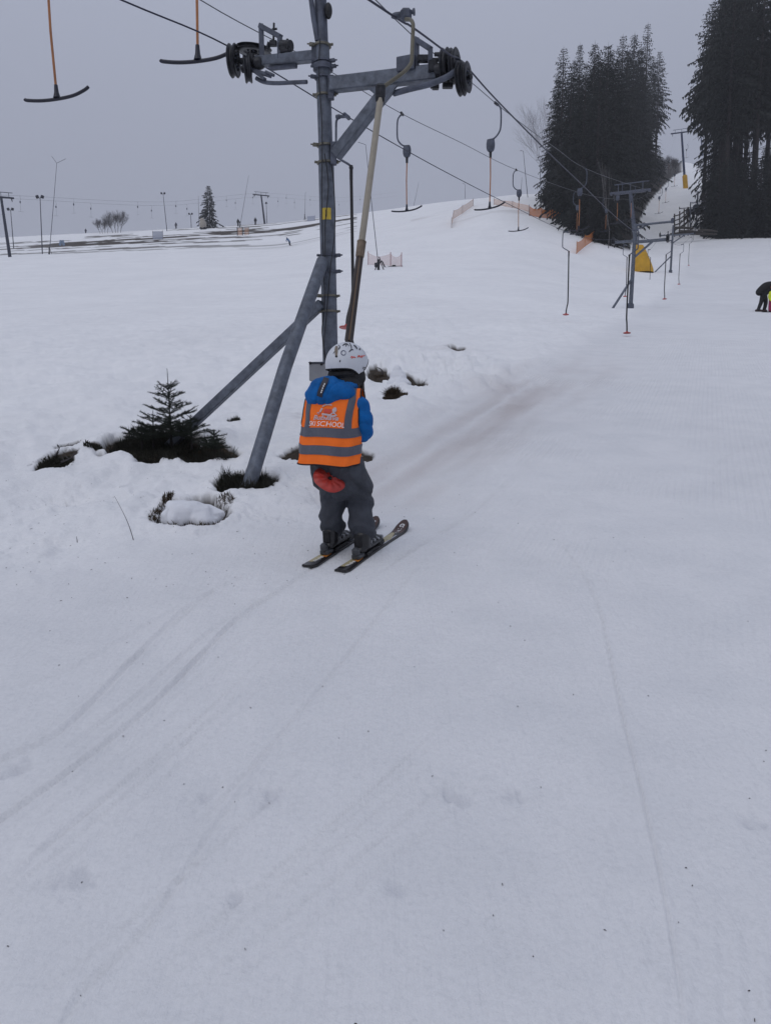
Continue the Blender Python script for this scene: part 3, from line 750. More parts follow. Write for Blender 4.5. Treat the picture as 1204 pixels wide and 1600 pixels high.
# ---- T bar hangers
def tbar(s):
    r = empty('t_bar_hanger', (0,0,0), 'x', 't-bar hanger', 'T bar hangers of the lift behind')
    part(MB().box((0,0,0), (.05,.18,.06), None, .01).cyl((0,0,-.01), (s*.07,0,-.05), .02, 8), 'grip', STEEL, r)
    part(MB().tube(catm([(s*.02,0,-.02), (s*.10,0,-.10), (s*.125,0,-.25), (s*.12,0,-.55), (s*.06,0,-.68), (s*-.04,0,-.76), (s*-.12,0,-.77), (s*-.16,0,-.77)], 5), .020, 8), 'hook', GALV_D, r)
    part(MB().lathe((s*-.13,0,-.79), (0,0,-1), [(.05,0),(.095,.02),(.105,.08),(.10,.17),(.08,.23),(.045,.26)], 14).box((s*-.13,0,-.79), (.16,.1,.05), None, .01), 'spring_box', GALV_D, r)
    part(MB().tube([(s*-.13,0,-1.03), (s*-.13,0,-1.18)], [.035,.03], 8), 'sleeve', RUBBER, r)
    part(MB().tube([(s*-.13,0,-1.15), (s*-.12,0,-1.6), (s*-.13,0,-2.26)], .0145, 8), 'stick', ORSTICK, r)
    h = MB().tube(catm([(s*-.13-.40,0,-2.30), (s*-.13-.37,0,-2.315), (s*-.13-.2,0,-2.335), (s*-.13,0,-2.335), (s*-.13+.2,0,-2.315), (s*-.13+.34,0,-2.27), (s*-.13+.40,0,-2.235)], 5), [.014]+[.019]*29+[.014], 10)
    h.tube([(s*-.13,0,-2.18), (s*-.13,0,-2.26), (s*-.13,0,-2.32)], [.02,.026,.042], 10)
    part(h, 't_handle', NAVY, r); return r
tR = tbar(1); tL = tbar(-1)
tb = [('C_', 9.42, 'L', 'T bar hanger cut off by the top edge, nearest the left edge of the photo'),
      ('B', 8.33, 'R', 'T bar hanger cut off by the top edge, its bar touching the left wheels'),
      ('C_', 20.2, 'L', 'T bar hanger on the left rope, just right of the near pylon\'s long pale rod'),
      ('B', 19.0, 'R', 'largest whole T bar hanger, on the right rope beyond the near pylon\'s wheels'),
      ('C_', 31.8, 'L', 'small T bar hanger just above the snowy skyline left of the dark wood'),
      ('B', 31.4, 'R', 'T bar hanger with an orange stick, nearest in front of the left dark wood'),
      ('C_', 45.5, 'L', 'T bar hanger half hidden directly behind the one nearest the left wood'),
      ('C_', 58, 'L', 'T bar hanger with orange stick midway between the left wood and the tower'),
      ('B', 47, 'R', 'T bar hanger with orange stick just left of the padded tower head'),
      ('B', 58, 'R', 'T bar hanger close in front of the padded tower\'s leaning pole'),
      ('B', 77, 'R', 'T bar hanger low on the narrow piste, first beyond the padded tower'),
      ('B', 88, 'R', 'T bar hanger second above the padded tower on the narrow piste'),
      ('B', 106, 'R', 'T bar hanger third above the padded tower on the narrow piste'),
      ('B', 126, 'R', 'T bar hanger fourth above the padded tower on the narrow piste'),
      ('B', 152, 'R', 'tiny T bar hanger just below the forest tower head, right rope'),
      ('C_', 120, 'L', 'faint T bar hanger on the left rope of the narrow piste, lower of two'),
      ('C_', 150, 'L', 'faint T bar hanger on the left rope of the narrow piste, upper of two')]
used = {'R': False, 'L': False}
for ln, Y, s_, lab in tb:
    p_ = on_line(ln, Y); src = tR if s_ == 'R' else tL
    rz = YAW+random.uniform(-.22, .22)
    if not used[s_]: o = src; o.location = p_; o.rotation_euler = (0, 0, rz); o['label'] = lab; used[s_] = True
    else: o = dup(src, p_, rz, lab, 1.0)
    if Y < 10: o.rotation_euler = (0, R_(-2.2) if ln == 'C_' else 0, YAW+.25)

# ---- the farther pylons of the platter lift
def far_pylon(px, pyb, pyt, Y, label, lean, wid, brace, top=None):
    a_ = ray(px, pyb); x = a_[0]*Y; b0 = Vector((x, Y, gz(x, Y)))
    r = empty('lift_pylon', b0, label, 'lift pylon', 'pylons of the platter lift')
    tp = P(px+lean, pyt, Y)
    MB().tube([b0-Vector((0,0,.4)), tp], [.10, .08], 12).obj('pole', GALV, r)
    z3 = (tp-b0)
    mid = b0.lerp(tp, .80)
    Lp, Rp = mid-PERP*wid[0]+Vector((0,0,.02)), mid+PERP*wid[1]-Vector((0,0,.05))
    MB().beam(mid, Lp, .10, .11, bev=.01).obj('crossarm', GALV, r); MB().beam(mid-Vector((0,0,.05)), Rp, .11, .13, bev=.01).obj('crossarm', GALV, r)
    MB().beam(mid-Vector((0,0,.75)), mid.lerp(Rp, .55)-Vector((0,0,.06)), .09, .09, bev=.01).obj('diagonal_strut', GALV, r)
    for e_, sg in ((Lp, -1), (Rp, 1)):
        MB().box(e_+Vector((0,0,.05)), (.14,.30,.32), Matrix.Rotation(YAW, 3, 'Z'), .03).cyl(e_+Vector((0,0,.1)), e_+Vector((0,0,.36)), .02, 6).obj('bearing_block', STEEL, r)
        for k_ in (-1, 1):
            c_ = e_+DIRV*.16*k_+Vector((0,0,.02)); MB().lathe(c_-PERP*.03, PERP, [(.03,0),(.13,0),(.14,.01),(.12,.03),(.14,.05),(.13,.06),(.03,.06)], 18).obj('sheave', STEEL, r)
    if top is not None:
        e_ = tp+PERP*top; MB().tube([tp-Vector((0,0,.06)), e_-Vector((0,0,.04))], .05, 10).obj('upper_arm', GALV, r)
        MB().tube([tp.lerp(b0, .07), tp+PERP*top*.4-Vector((0,0,.06))], .03, 8).box(e_, (.12,.12,.22), None, .02).obj('lamp_bracket', GALV_D, r)
    bp = b0-DIRV*brace-PERP*brace*.85; bp = ground(bp.x, bp.y); MB().tube([bp-Vector((0,0,.2)), b0.lerp(tp, .36)], .055, 10).obj('ground_brace', GALV, r)
    MB().box(b0+Vector((0,0,.08)), (.3,.3,.3), Matrix.Rotation(YAW, 3, 'Z'), .04).obj('foot_plate', GALV_D, r)
    return r
far_pylon(984, 482, 350, 36.8, 'second platter lift pylon with its square arms, in front of the yellow padding', 8, (.95, 1.45), .95, 1.6)
far_pylon(1046, 440, 352, 73.5, 'third platter lift pylon with a slanting ground brace, right of the yellow padding', 5, (1.1, 1.9), 1.7, None)
far_pylon(1077, 366, 316, 125, 'farthest platter lift pylon at the foot of the right wood', 1, (1.6, 2.2), 3, 3.4)

# ---- T bar lift towers
def tower(px, pyb, pxt, pyt, Y, label, armw, pad, col, rad=.22, group='towers of the T bar lifts', yaw=YAW, ynear=None):
    a_ = ray(px, pyb); x = a_[0]*Y; b0 = Vector((x, Y, gz(x, Y) if ynear is None else a_[1]*Y))
    r = empty('lift_tower', b0, label, 'lift tower', group)
    tp = P(pxt, pyt, Y); d = (tp-b0)
    pr = Vector((math.cos(yaw), math.sin(yaw), 0)); dv = Vector((-pr.y, pr.x, 0))
    MB().tube([b0-Vector((0,0,.8)), tp], [rad, rad*.72], 14).obj('pole', col, r)
    MB().beam(tp-pr*armw, tp+pr*armw, .28, .24, bev=.03).obj('crossarm', col, r)
    up = Vector((0,0,.75))
    mb = MB().tube([tp-pr*armw*.8+up, tp+pr*armw*.9+up*1.05], .05, 8)
    for k_ in (-.6, 0, .6): mb.tube([tp+pr*armw*k_, tp+pr*armw*k_+up], .04, 6)
    mb.obj('service_rail', col, r)
    for sg in (-1, 1):
        e_ = tp+pr*armw*.82*sg-Vector((0,0,.25))
        MB().beam(e_-dv*.5, e_+dv*.5, .1, .12, bev=.02).tube([e_, e_+Vector((0,0,.25))], .06, 6).obj('sheave_beam', STEEL, r)
        for k_ in (-1, 1): MB().lathe(e_+dv*.4*k_-Vector((0,0,.06))-pr*.04, pr, [(.04,0),(.2,0),(.22,.02),(.19,.04),(.22,.06),(.2,.08),(.04,.08)], 16).obj('sheave', STEEL, r)
    if pad == 'big':
        gx, gy = b0.x, b0.y; mb = MB(); rings = []
        n = 18; vs = []; fs = []
        for i_, (h_, rx_, ox_) in enumerate([(-.1, .92, .34), (.25, .88, .30), (.7, .78, .19), (1.2, .68, .05), (1.7, .58, -.08), (2.15, .48, -.20), (2.3, .40, -.22)]):
            c_ = b0+(tp-b0)*(h_/d.z)*0+Vector((ox_, 0, h_))
            for k_ in range(n):
                t_ = 2*math.pi*k_/n; f_ = 1+.05*math.sin(3*t_+h_*2); vs.append(c_+Vector((math.cos(t_)*rx_*f_, math.sin(t_)*rx_*.8*f_, 0)))
        m_n = 7
        for i_ in range(m_n-1):
            for k_ in range(n): fs.append((i_*n+k_, i_*n+(k_+1) % n, (i_+1)*n+(k_+1) % n, (i_+1)*n+k_))
        fs.append(tuple((m_n-1)*n+k_ for k_ in range(n)))
        mb.add(vs, fs).obj('padding', YPAD, r)
    elif pad: 
        u_ = d.normalized(); MB().lathe(b0-u_*.3, u_, [(.42,0),(.55,.1),(.55,3.1),(.40,3.3)], 16).obj('padding', YPAD, r)
    return r
BLUEST = mat('blue_painted_steel', (.040,.055,.12), .5, .1, .25, 2)
tower(999, 428, 984, 300, 72, 'leaning T bar lift tower with bulky yellow padding round its foot', 1.75, 'big', GALV_D, .22)
tower(1071, 281, 1064, 207, 190, 'far blue T bar lift tower with tall yellow padding, on the piste between the woods', 2.4, True, BLUEST, .30)
tower(1097, 240, 1093, 200, 300, 'faint farthest T bar lift tower beside the right wood, behind the blue one', 2.6, False, BLUEST, .24, ynear=1)
YL = R_(-62)
tower(15, 373, 2, 308, 128, 'leaning dark lift tower at the left edge of the photo, on the far slope', 1.9, False, mat('dark_tower_steel', (.03,.035,.055), .6, .2, .2, 2), .27, 'towers of the T bar lifts', R_(20))
tower(414, 345, 408, 305, 212, 'distant lift tower on the skyline, left of the near pylon', 2.2, False, bpy.data.materials['dark_tower_steel'], .26, 'towers of the T bar lifts', R_(20))
fr = []
for sg, nm in ((-1, 'lower'), (1, 'upper')):
    a_, b_ = P(4, 305+(sg < 0)*5, 128), P(408, 302+(sg < 0)*6, 212); mid = a_.lerp(b_, .5)-Vector((0,0,1.6)); c_ = P(620, 300+(sg < 0)*6, 285)
    a0 = a_+(a_-b_)*.3
    pts_ = catm([a0, a_, mid, b_, b_.lerp(c_, .5)-Vector((0,0,1.5)), c_], 10); fr.append(pts_)
    o = MB().tube(pts_, .013, 5).obj('haul_rope', ROPE_L); tag(o, nm+' rope of the distant lift along the left skyline', 'haul rope')
def far_hanger():
    r = empty('t_bar_hanger', (0,0,0), 'x', 't-bar hanger', 'tiny hangers of the distant lift on the left skyline')
    part(MB().tube([(0,0,0),(.1,0,-.5),(0,0,-.8)], .016, 5), 'hook', ROPE_L, r); part(MB().box((0,0,-1.0), (.18,.18,.36), None, .04), 'spring_box', GALV_D, r)
    part(MB().tube([(0,0,-1.2),(0,0,-2.5)], .011, 4).tube([(-.4,0,-2.5),(.4,0,-2.5)], .012, 4), 'stick', ROPE_L, r); return r
fh = far_hanger(); first = True
for k_, tpx in enumerate([17,57,95,125,163,221,246,275,294,360,380,402,437,452,470,483,535,560]):
    pts_ = fr[k_ % 2]; best = min(pts_, key=lambda p: abs(CX+F*(p.x/p.y)*cp*1.02-tpx))
    lab = 'tiny hanger on the distant rope along the left skyline'
    if first: fh.location = best; fh['label'] = lab; first = False
    else: dup(fh, best, random.uniform(-.5,.5), lab)

# ================================================================== the child
FW = Vector((.42, .908, 0)).normalized(); RT = Vector((FW.y, -FW.x, 0))
# skis first: they fix where the child stands
SL = Vector((FW.x*1, FW.y*1, .18*FW.y)).normalized()          # up the slope along the tracks
def ski_frame(tail_px, tail_py):
    t_ = GP(tail_px, tail_py); return t_
SKI_B = mat('ski_top_black', (.014,.012,.013), .3, 0, .3, 30)
SKI_Y = mat('ski_top_cream', (.42,.36,.20), .35, 0, .2, 20)
SKI_O = mat('ski_top_orange', (.60,.22,.04), .35, 0, .15, 20)
SKI_BR = mat('ski_tip_brown', (.055,.022,.016), .3, 0, .2, 20)
def ski(tail, ang, label, grp, ln=.90):
    fw = Vector((math.sin(ang), math.cos(ang), 0)); rt = Vector((fw.y, -fw.x, 0))
    g = .18*fw.y; fv = (fw+Vector((0,0,g))).normalized(); up = rt.cross(fv).normalized()
    def pt(s_, u_, h_=0):            # s along, u across, h up
        r_ = 0
        if s_ > ln-.15: r_ = ((s_-ln+.15)/.15)**2*.048
        if s_ < .05: r_ = ((.05-s_)/.05)**2*.008
        return tail+fv*s_+rt*u_+up*(h_+r_)
    def hw(s_):
        t_ = s_/ln; w_ = .0375+.0125*abs(2*(t_-.48))**1.9
        if t_ < .03: w_ *= .72+.28*(t_/.03)**.5
        if t_ > .90: w_ *= max(.06, 1-((t_-.90)/.10)**2.4)**.5
        return w_
    r = empty('ski', tail+fv*ln*.5, label, 'ski', grp)
    ss = list(np.linspace(0, ln*.9, 22))+list(np.linspace(ln*.91, ln, 9)); vs = []; fs = []
    for s_ in ss:
        w_ = hw(s_)
        for u_, h_ in ((-w_, .0), (w_, .0), (w_, .010), (w_*.86, .014), (-w_*.86, .014), (-w_, .010)): vs.append(pt(s_, u_, h_))
    n = 6
    for i_ in range(len(ss)-1):
        for k_ in range(n): fs.append((i_*n+k_, i_*n+(k_+1) % n, (i_+1)*n+(k_+1) % n, (i_+1)*n+k_))
    fs.append(tuple(range(n-1, -1, -1))); fs.append(tuple((len(ss)-1)*n+k_ for k_ in range(n)))
    MB().add(vs, fs).obj('ski_body', SKI_B, r)
    def strip(name, s0, s1, u0, u1, m, h=.0155, n_=10, wave=0.0):
        vs = []; fs = []
        for i_ in range(n_+1):
            s_ = s0+(s1-s0)*i_/n_; w_ = hw(s_)*.84
            a_, b_ = (u0 if not callable(u0) else u0(i_/n_)), (u1 if not callable(u1) else u1(i_/n_))
            vs += [pt(s_, a_*w_, h), pt(s_, b_*w_, h)]
            if i_: q_ = 2*i_; fs.append((q_-2, q_-1, q_+1, q_))
        MB().add(vs, fs).obj(name, m, r, False)
    strip('tail_panel', .07, .235, -.95, lambda t: -.15+.75*t, SKI_Y); strip('tail_flash', .165, .235, lambda t: .0-.3*t, .9, SKI_O, .0165)
    strip('middle_panel', .28, .62, -.9, .50, SKI_Y); strip('fore_panel', .60, .745, lambda t: -.95+.2*t, lambda t: .95-1.1*t, SKI_Y, .0162)
    strip('tip_panel', .755, ln-.004, -.99, .99, SKI_BR); strip('edge_stripe', .30, .70, .55, .9, SILV, .0158)
    # lettering: white strokes along the shovel, orange and grey marks at the tail
    mb = MB(); rs = random.Random(len(label))
    def glyphs(txt, s0, u0, size, dirn, m, h):
        me_ = text_mesh(txt, size, True, .25)
        for v in me_.vertices: v.co = pt(s0+v.co.x*dirn, (u0-v.co.y*dirn), h)
        me_.materials.clear(); me_.materials.append(m); me_.update()
        o_ = bpy.data.objects.new('lettering', me_); C.objects.link(o_); o_.parent = r; o_.matrix_parent_inverse = Matrix.Translation(-r.location)
    k0 = MB()
    for i_, (s_, l_) in enumerate([(.845,.020),(.822,.016),(.802,.016),(.784,.013),(.768,.011),(.752,.010),(.738,.009)]):
        a_ = .015*(l_/.02); o_ = .002+.004*(i_ % 2)
        for (da, db, dc, dd) in (((-a_, 0, a_, l_*.35), (-a_, l_*.5, a_, l_*.75), (-a_, 0, -a_, l_*.6))[i_ % 3], (a_, 0, a_*.6, l_*.7)):
            p0, p1_ = pt(s_+db, o_+da, .0172), pt(s_+dd, o_+dc, .0172); k0.tube([p0, p1_], .0014+.0006*(l_/.02), 4)
    for (s_, u_) in ((.100,.006),(.118,.010),(.133,.004),(.147,.010),(.160,.006)): k0.tube([pt(s_, u_-.010, .0172), pt(s_+.006, u_+.008, .0172)], .0016, 4)
    for k_ in range(10):
        t0_, t1_ = .6*k_-.2, .6*k_+.4; k0.tube([pt(.088+.009*math.cos(t0_), .009*math.sin(t0_), .0172), pt(.088+.009*math.cos(t1_), .009*math.sin(t1_), .0172)], .0014, 4)
    k0.obj('worn_lettering', WHITEP, r)
    vs = []; fs = []
    for i_ in range(17):
        t_ = 2*math.pi*i_/16
        for q_ in (.011, .017): vs.append(pt(ln-.055+math.cos(t_)*q_, math.sin(t_)*q_, .0172))
        if i_: k_ = 2*i_; fs.append((k_-2, k_-1, k_+1, k_))
    MB().add(vs, fs).obj('emblem', WHITEP, r, False)
    # binding
    M3 = Matrix((rt, fv, up)).transposed()
    def bb(s_, h_, size, name, m, bev=.006): MB().box(pt(s_, 0, h_), size, M3, bev).obj(name, m, r)
    pt0 = pt
    pt = lambda s_, u_, h_=0: pt0(s_-.03, u_, h_)
    b_ = MB().box(pt(.255,0,.030), (.058,.075,.032), M3, .008).box(pt(.232,0,.062), (.046,.045,.055), M3, .014)
    b_.obj('heel_binding', GRBIND, r)
    MB().box(pt(.37,0,.022), (.06,.20,.015), M3, .004).box(pt(.525,0,.032), (.056,.07,.034), M3, .008).box(pt(.51,0,.052), (.062,.03,.02), M3, .006).obj('toe_binding', RUBBER, r)
    MB().box(pt(.33,.036,.026), (.012,.06,.02), M3, .003).box(pt(.33,-.036,.026), (.012,.06,.02), M3, .003).obj('brake_arm', RUBBER, r)
    return pt0, fv, rt, up, M3
tailR, tailL = GP(531, 894), GP(480, 887.5)
angR = math.atan2(.445, .895)
grp = 'the child\'s pair of skis'
tailR.z = gz(tailR.x, tailR.y)-.003; tailL.z = gz(tailL.x, tailL.y)-.003
skR = ski(tailR, angR, 'child\'s right ski, nearer the camera, with its whole brown tip in view', grp)
skL = ski(tailL, angR, 'child\'s left ski, its tip mostly hidden behind the child\'s leg', grp)
ankR = skR[0](.345, -.006, .03); ankL = skL[0](.345, 0, .03)
org = (ankR+ankL)/2
ZS = .93
def K(r_, f_, z_): return org+RT*r_+FW*f_+Vector((0, 0, z_*ZS))
child = empty('person', org, 'child in orange ski school vest and white helmet riding the platter lift on skis', 'person')

def remesh(name, mb, vox, smooth, m, parent, wrinkle=None, strength=.006, dec=None):
    me0 = mb.mesh('tmp', None, False); o = bpy.data.objects.new('tmp', me0); C.objects.link(o)
    md = o.modifiers.new('r', 'REMESH'); md.mode = 'VOXEL'; md.voxel_size = vox; md.use_smooth_shade = True
    ms = o.modifiers.new('s', 'SMOOTH'); ms.factor = .5; ms.iterations = smooth
    dg = bpy.context.evaluated_depsgraph_get(); me_ = bpy.data.meshes.new_from_object(o.evaluated_get(dg))
    bpy.data.objects.remove(o)
    n = len(me_.vertices); co_ = np.zeros(n*3); no_ = np.zeros(n*3)
    me_.vertices.foreach_get('co', co_); me_.vertices.foreach_get('normal', no_)
    co_ = co_.reshape(-1, 3); no_ = no_.reshape(-1, 3)
    if wrinkle is not None:
        co_ = co_+no_*(wrinkle(co_)*strength)[:, None]
        me_.vertices.foreach_set('co', co_.ravel())
    me_.materials.clear(); me_.materials.append(m); me_.name = name
    me_.polygons.foreach_set('use_smooth', [True]*len(me_.polygons)); me_.update()
    o = bpy.data.objects.new(name, me_); C.objects.link(o)
    if parent is not None: o.parent = parent; o.matrix_parent_inverse = Matrix.Translation(-parent.location)
    return o
def limb(mb, pts, rs, n=14):
    pts = catm(pts, 6); m = len(pts); rr_ = list(np.interp(np.linspace(0, 1, m), np.linspace(0, 1, len(rs)), rs))
    mb.tube(pts, rr_, n); mb.ell(pts[0], (rr_[0],)*3, None, 12, 8); mb.ell(pts[-1], (rr_[-1],)*3, None, 12, 8); return mb
def folds(freq, seed, warp=.6):
    def f(c):
        z_ = c[:, 2]; x_ = c@np.array(RT); y_ = c@np.array(FW)
        n_ = fbm(x_*9+seed, z_*9+y_*6, 3, seed)
        a_ = np.sin((z_*freq+n_*9*warp+x_*14))
        return (a_*np.abs(a_)**.4*.6+n_*2.2)
    return f
# trousers: thighs, knees, calves, seat
tr = MB()
hipL, hipR = K(-.075,-.175,.53), K(.080,-.165,.53)
kneeL, kneeR = K(-.082,-.06,.325), K(.072,-.02,.335)
calL, calR = K(-.098,-.075,.20), K(.088,-.050,.20)
footL, footR = ankL+FW*-.035+Vector((0,0,.118)), ankR+FW*-.035+Vector((0,0,.118))
limb(tr, [hipL, hipL.lerp(kneeL,.5)+FW*.01, kneeL, calL, footL], [.098,.090,.080,.073,.077])
limb(tr, [hipR, hipR.lerp(kneeR,.5)+FW*.01, kneeR, calR, footR], [.100,.092,.082,.075,.080])
tr.ell(K(0,-.185,.56), (.165,.118,.12), Matrix.Rotation(-.43, 3, 'Z')); tr.ell(K(0,-.11,.41), (.12,.10,.085), Matrix.Rotation(-.43, 3, 'Z')); tr.ell(K(0,-.20,.66), (.15,.11,.12), Matrix.Rotation(-.43, 3, 'Z'))
def trw(c):
    z_ = c[:, 2]-org.z; x_ = (c-np.array(org))@np.array(RT); y_ = (c-np.array(org))@np.array(FW)
    n_ = fbm(x_*8+3, z_*7+y_*5, 3, 5)
    a_ = np.sin(z_*62+n_*11+np.abs(x_)*22+y_*18)
    kn = np.exp(-((z_-.36)/.07)**2)+.55*np.exp(-((z_-.15)/.05)**2)+.35
    return (a_*np.abs(a_)**.5)*kn*.75+n_*1.7-1.2*np.exp(-(x_/.012)**2)*np.exp(-((z_-.45)/.08)**2)
trou = remesh('trousers', tr, .0085, 5, GREYT, child, trw, .0125)
# body: one continuous figure beneath the clothes, with a face turned uphill to the right
HY = R_(-48)                                  # head turned to the right of straight ahead
hc = K(.010, -.055, 1.175); HM = Matrix.Rotation(HY, 3, 'Z')@Matrix.Rotation(R_(6), 3, 'X')
def H(x, y, z): return hc+HM@Vector((x, y, z))           # x to its right, y to where it looks
bd = MB()
bd.ell(H(0,0,.015), (.078,.094,.10), HM); bd.ell(H(0,.03,-.055), (.056,.062,.055), HM)
bd.ell(H(0,.098,-.015), (.011,.014,.014), HM); bd.ell(H(0,.09,-.05), (.022,.012,.009), HM)
for s_ in (-1, 1): bd.ell(H(s_*.079,-.005,-.01), (.01,.018,.026), HM)
limb(bd, [K(.03,-.07,1.08), K(.0,-.13,.98), K(-.01,-.17,.86), K(-.01,-.19,.70), K(0,-.185,.56)], [.048,.075,.10,.10,.10])
limb(bd, [hipL, kneeL, calL, footL], [.07,.055,.05,.045]); limb(bd, [hipR, kneeR, calR, footR], [.07,.055,.05,.045])
ctr = K(-.012,-.175,.85)
shL, shR = K(-.130,-.165,.925), K(.134,-.150,.92)
elL, elR = K(-.165,-.075,.755), K(.142,-.120,.755)
haL, haR = K(-.045,.045,.82), K(.045,.030,.78)
limb(bd, [shL, elL, haL], [.045,.036,.03]); limb(bd, [shR, elR, haR], [.045,.036,.03])
body = remesh('body', bd, .009, 3, SKIN, child)
fm = MB()
for s_ in (-1, 1): fm.ell(H(s_*.032,.086,.012), (.011,.006,.008), HM)
fm.obj('eyes', NAVY, body)
# jacket
jk = MB()
jk.ell(K(-.012,-.175,.80), (.145,.105,.20), Matrix.Rotation(-.43, 3, 'Z')); jk.ell(K(-.008,-.17,.92), (.155,.10,.10), Matrix.Rotation(-.43, 3, 'Z'))
limb(jk, [shL, shL.lerp(elL,.5)+RT*-.012, elL, elL.lerp(haL,.5), haL], [.066,.062,.060,.052,.043])
limb(jk, [shR, shR.lerp(elR,.5)+RT*.012, elR, elR.lerp(haR,.5), haR], [.058,.058,.058,.050,.042])
def jkw(c):
    z_ = c[:, 2]-org.z; x_ = (c-np.array(org))@np.array(RT); y_ = (c-np.array(org))@np.array(FW)
    n_ = fbm(x_*7+1, z_*6+y_*7, 3, 15); m_k = sst(.13, .17, np.abs(x_))
    a_ = np.sin(z_*75+n_*8+y_*10)
    return m_k*(a_*.30-.35*np.exp(-((a_+1)/.12)**2))+n_*1.5
jack = remesh('jacket', jk, .0085, 3, BLUE, child, jkw, .0095)
# gloves: palm, four fingers and a thumb each, closed round the stick in front
def glove(c, s_, nm):
    g = MB(); ax = Vector((0,0,1)); g.ell(c, (.034,.024,.042), Matrix.Rotation(YAW, 3, 'Z'))
    for k_ in range(4):
        z_ = c.z-.030+.020*k_; o_ = .006*(k_ in (1, 2))
        limb(g, [Vector((c.x,c.y,z_))+RT*s_*.020+FW*.012, Vector((c.x,c.y,z_))+RT*s_*.006+FW*(.040+o_), Vector((c.x,c.y,z_))-RT*s_*.020+FW*(.046+o_), Vector((c.x,c.y,z_-.002))-RT*s_*.036+FW*.028], [.0105,.010,.0095,.008], 8)
    limb(g, [c+Vector((0,0,.02))-RT*s_*.01, c+Vector((0,0,.036))-RT*s_*.028+FW*.008, c+Vector((0,0,.034))-RT*s_*.036+FW*.030], [.012,.011,.009], 8)
    return remesh(nm, g, .0045, 2, BLKF, child)
glove(haL+FW*.02, -1, 'glove'); glove(haR+FW*.02, 1, 'glove')
# vest: a loose shell round the jacket.  th = 0 at the back, + toward the child's right; h from hem to shoulder
def vest_pt(th, h, off=0.0):
    h = max(-.02, min(1.02, h)); z_ = .572+.455*h
    cr_ = np.interp(h, [0, .5, 1], [-.030, -.022, -.014]); cf = np.interp(h, [0, .35, .7, 1], [-.200, -.190, -.178, -.140])
    a_ = np.interp(h, [0, .3, .6, .85, 1], [.174, .170, .168, .172, .150])+off
    b_ = np.interp(h, [0, .3, .6, .85, .95, 1.0], [.150, .138, .128, .112, .088, .050])+off
    e_ = .86
    s_, c_ = math.sin(th), math.cos(th)
    x_ = math.copysign(abs(s_)**e_, s_)*a_; y_ = -math.copysign(abs(c_)**e_, c_)*b_
    cr_ += 0; c0_, s0_ = math.cos(.21), math.sin(.21); x_, y_ = x_*c0_-y_*s0_, x_*s0_+y_*c0_
    fold = (.006*math.sin(th*5+h*3+1)*(1-.6*h)+.004*math.sin(th*11-h*7))*(1.1-h)+.003*math.sin(h*23+th*4)*math.exp(-((h-.38)/.2)**2)
    k_ = 1+fold/.15
    z_ += -.018*math.cos(th-.5)*(1-h)+.006*math.sin(th*4+2)*(1-h)
    return K(cr_+x_*k_, cf+y_*k_, z_)
def th_lim(h):            # half width of the back and front panels: armholes cut above the waist
    return float(np.interp(h, [0, .42, .47, .55, .7, .85, 1.0], [math.pi/2, math.pi/2, 1.44, 1.24, 1.14, 1.14, 1.25]))
def panel(name, m, h0, h1, f0, f1, off, nh=30, nt_=28, front=False, thick=.004, tlim=th_lim):
    vs = []; fs = []
    for lay in (off, off-thick):
        for i_ in range(nh+1):
            h = h0+(h1-h0)*i_/nh; tl = tlim(h)
            for j_ in range(nt_+1):
                t_ = (f0(h) if callable(f0) else f0*tl); t2 = (f1(h) if callable(f1) else f1*tl)
                th_ = t_+(t2-t_)*j_/nt_
                vs.append(vest_pt(th_+(math.pi if front else 0), h, lay))
    W = nt_+1; off_ = (nh+1)*W
    for i_ in range(nh):
        for j_ in range(nt_):
            a_ = i_*W+j_; fs.append((a_, a_+1, a_+W+1, a_+W)); fs.append((off_+a_, off_+a_+W, off_+a_+W+1, off_+a_+1))
    for i_ in range(nh):
        for a_ in (i_*W, i_*W+nt_): fs.append((a_, a_+W, off_+a_+W, off_+a_))
    for j_ in range(nt_):
        for a_ in (j_, nh*W+j_): fs.append((a_, a_+1, off_+a_+1, off_+a_))
    return vs, fs
vm = MB()
v1, f1_ = panel('b', None, 0, 1, -1, 1, .006); vm.add(v1, f1_); v2, f2_ = panel('f', None, 0, 1, -1, 1, .006, front=True); vm.add(v2, f2_)
vest = vm.obj('high_visibility_vest', ORANGE, child)
def vsub(name, mb, m, smooth=True):
    o = bpy.data.objects.new(name, mb.mesh(name, m, smooth)); C.objects.link(o); o.parent = vest; return o
for (h0, h1) in ((.135, .255), (.365, .485)):
    for fr_ in (False, True):
        mb = MB(); a_, b_ = panel('x', None, h0, h1, -1, 1, .0095, 8, 28, fr_, .003, lambda h: min(th_lim(h)+.0, math.pi/2)); mb.add(a_, b_); vsub('reflective_band', mb, REFL)
for sg in (-1, 1):
    for fr_ in (False, True):
        lo_ = lambda h, s=sg: (.50+.10*h)*s if s > 0 else -(.50+.10*h)-.30
        hi_ = lambda h, s=sg: (.50+.10*h)*s+.30 if s > 0 else -(.50+.10*h)
        mb = MB(); a_, b_ = panel('x', None, .483, 1.0, lo_, hi_, .0098, 14, 6, fr_, .003); mb.add(a_, b_); vsub('reflective_strap', mb, REFL)
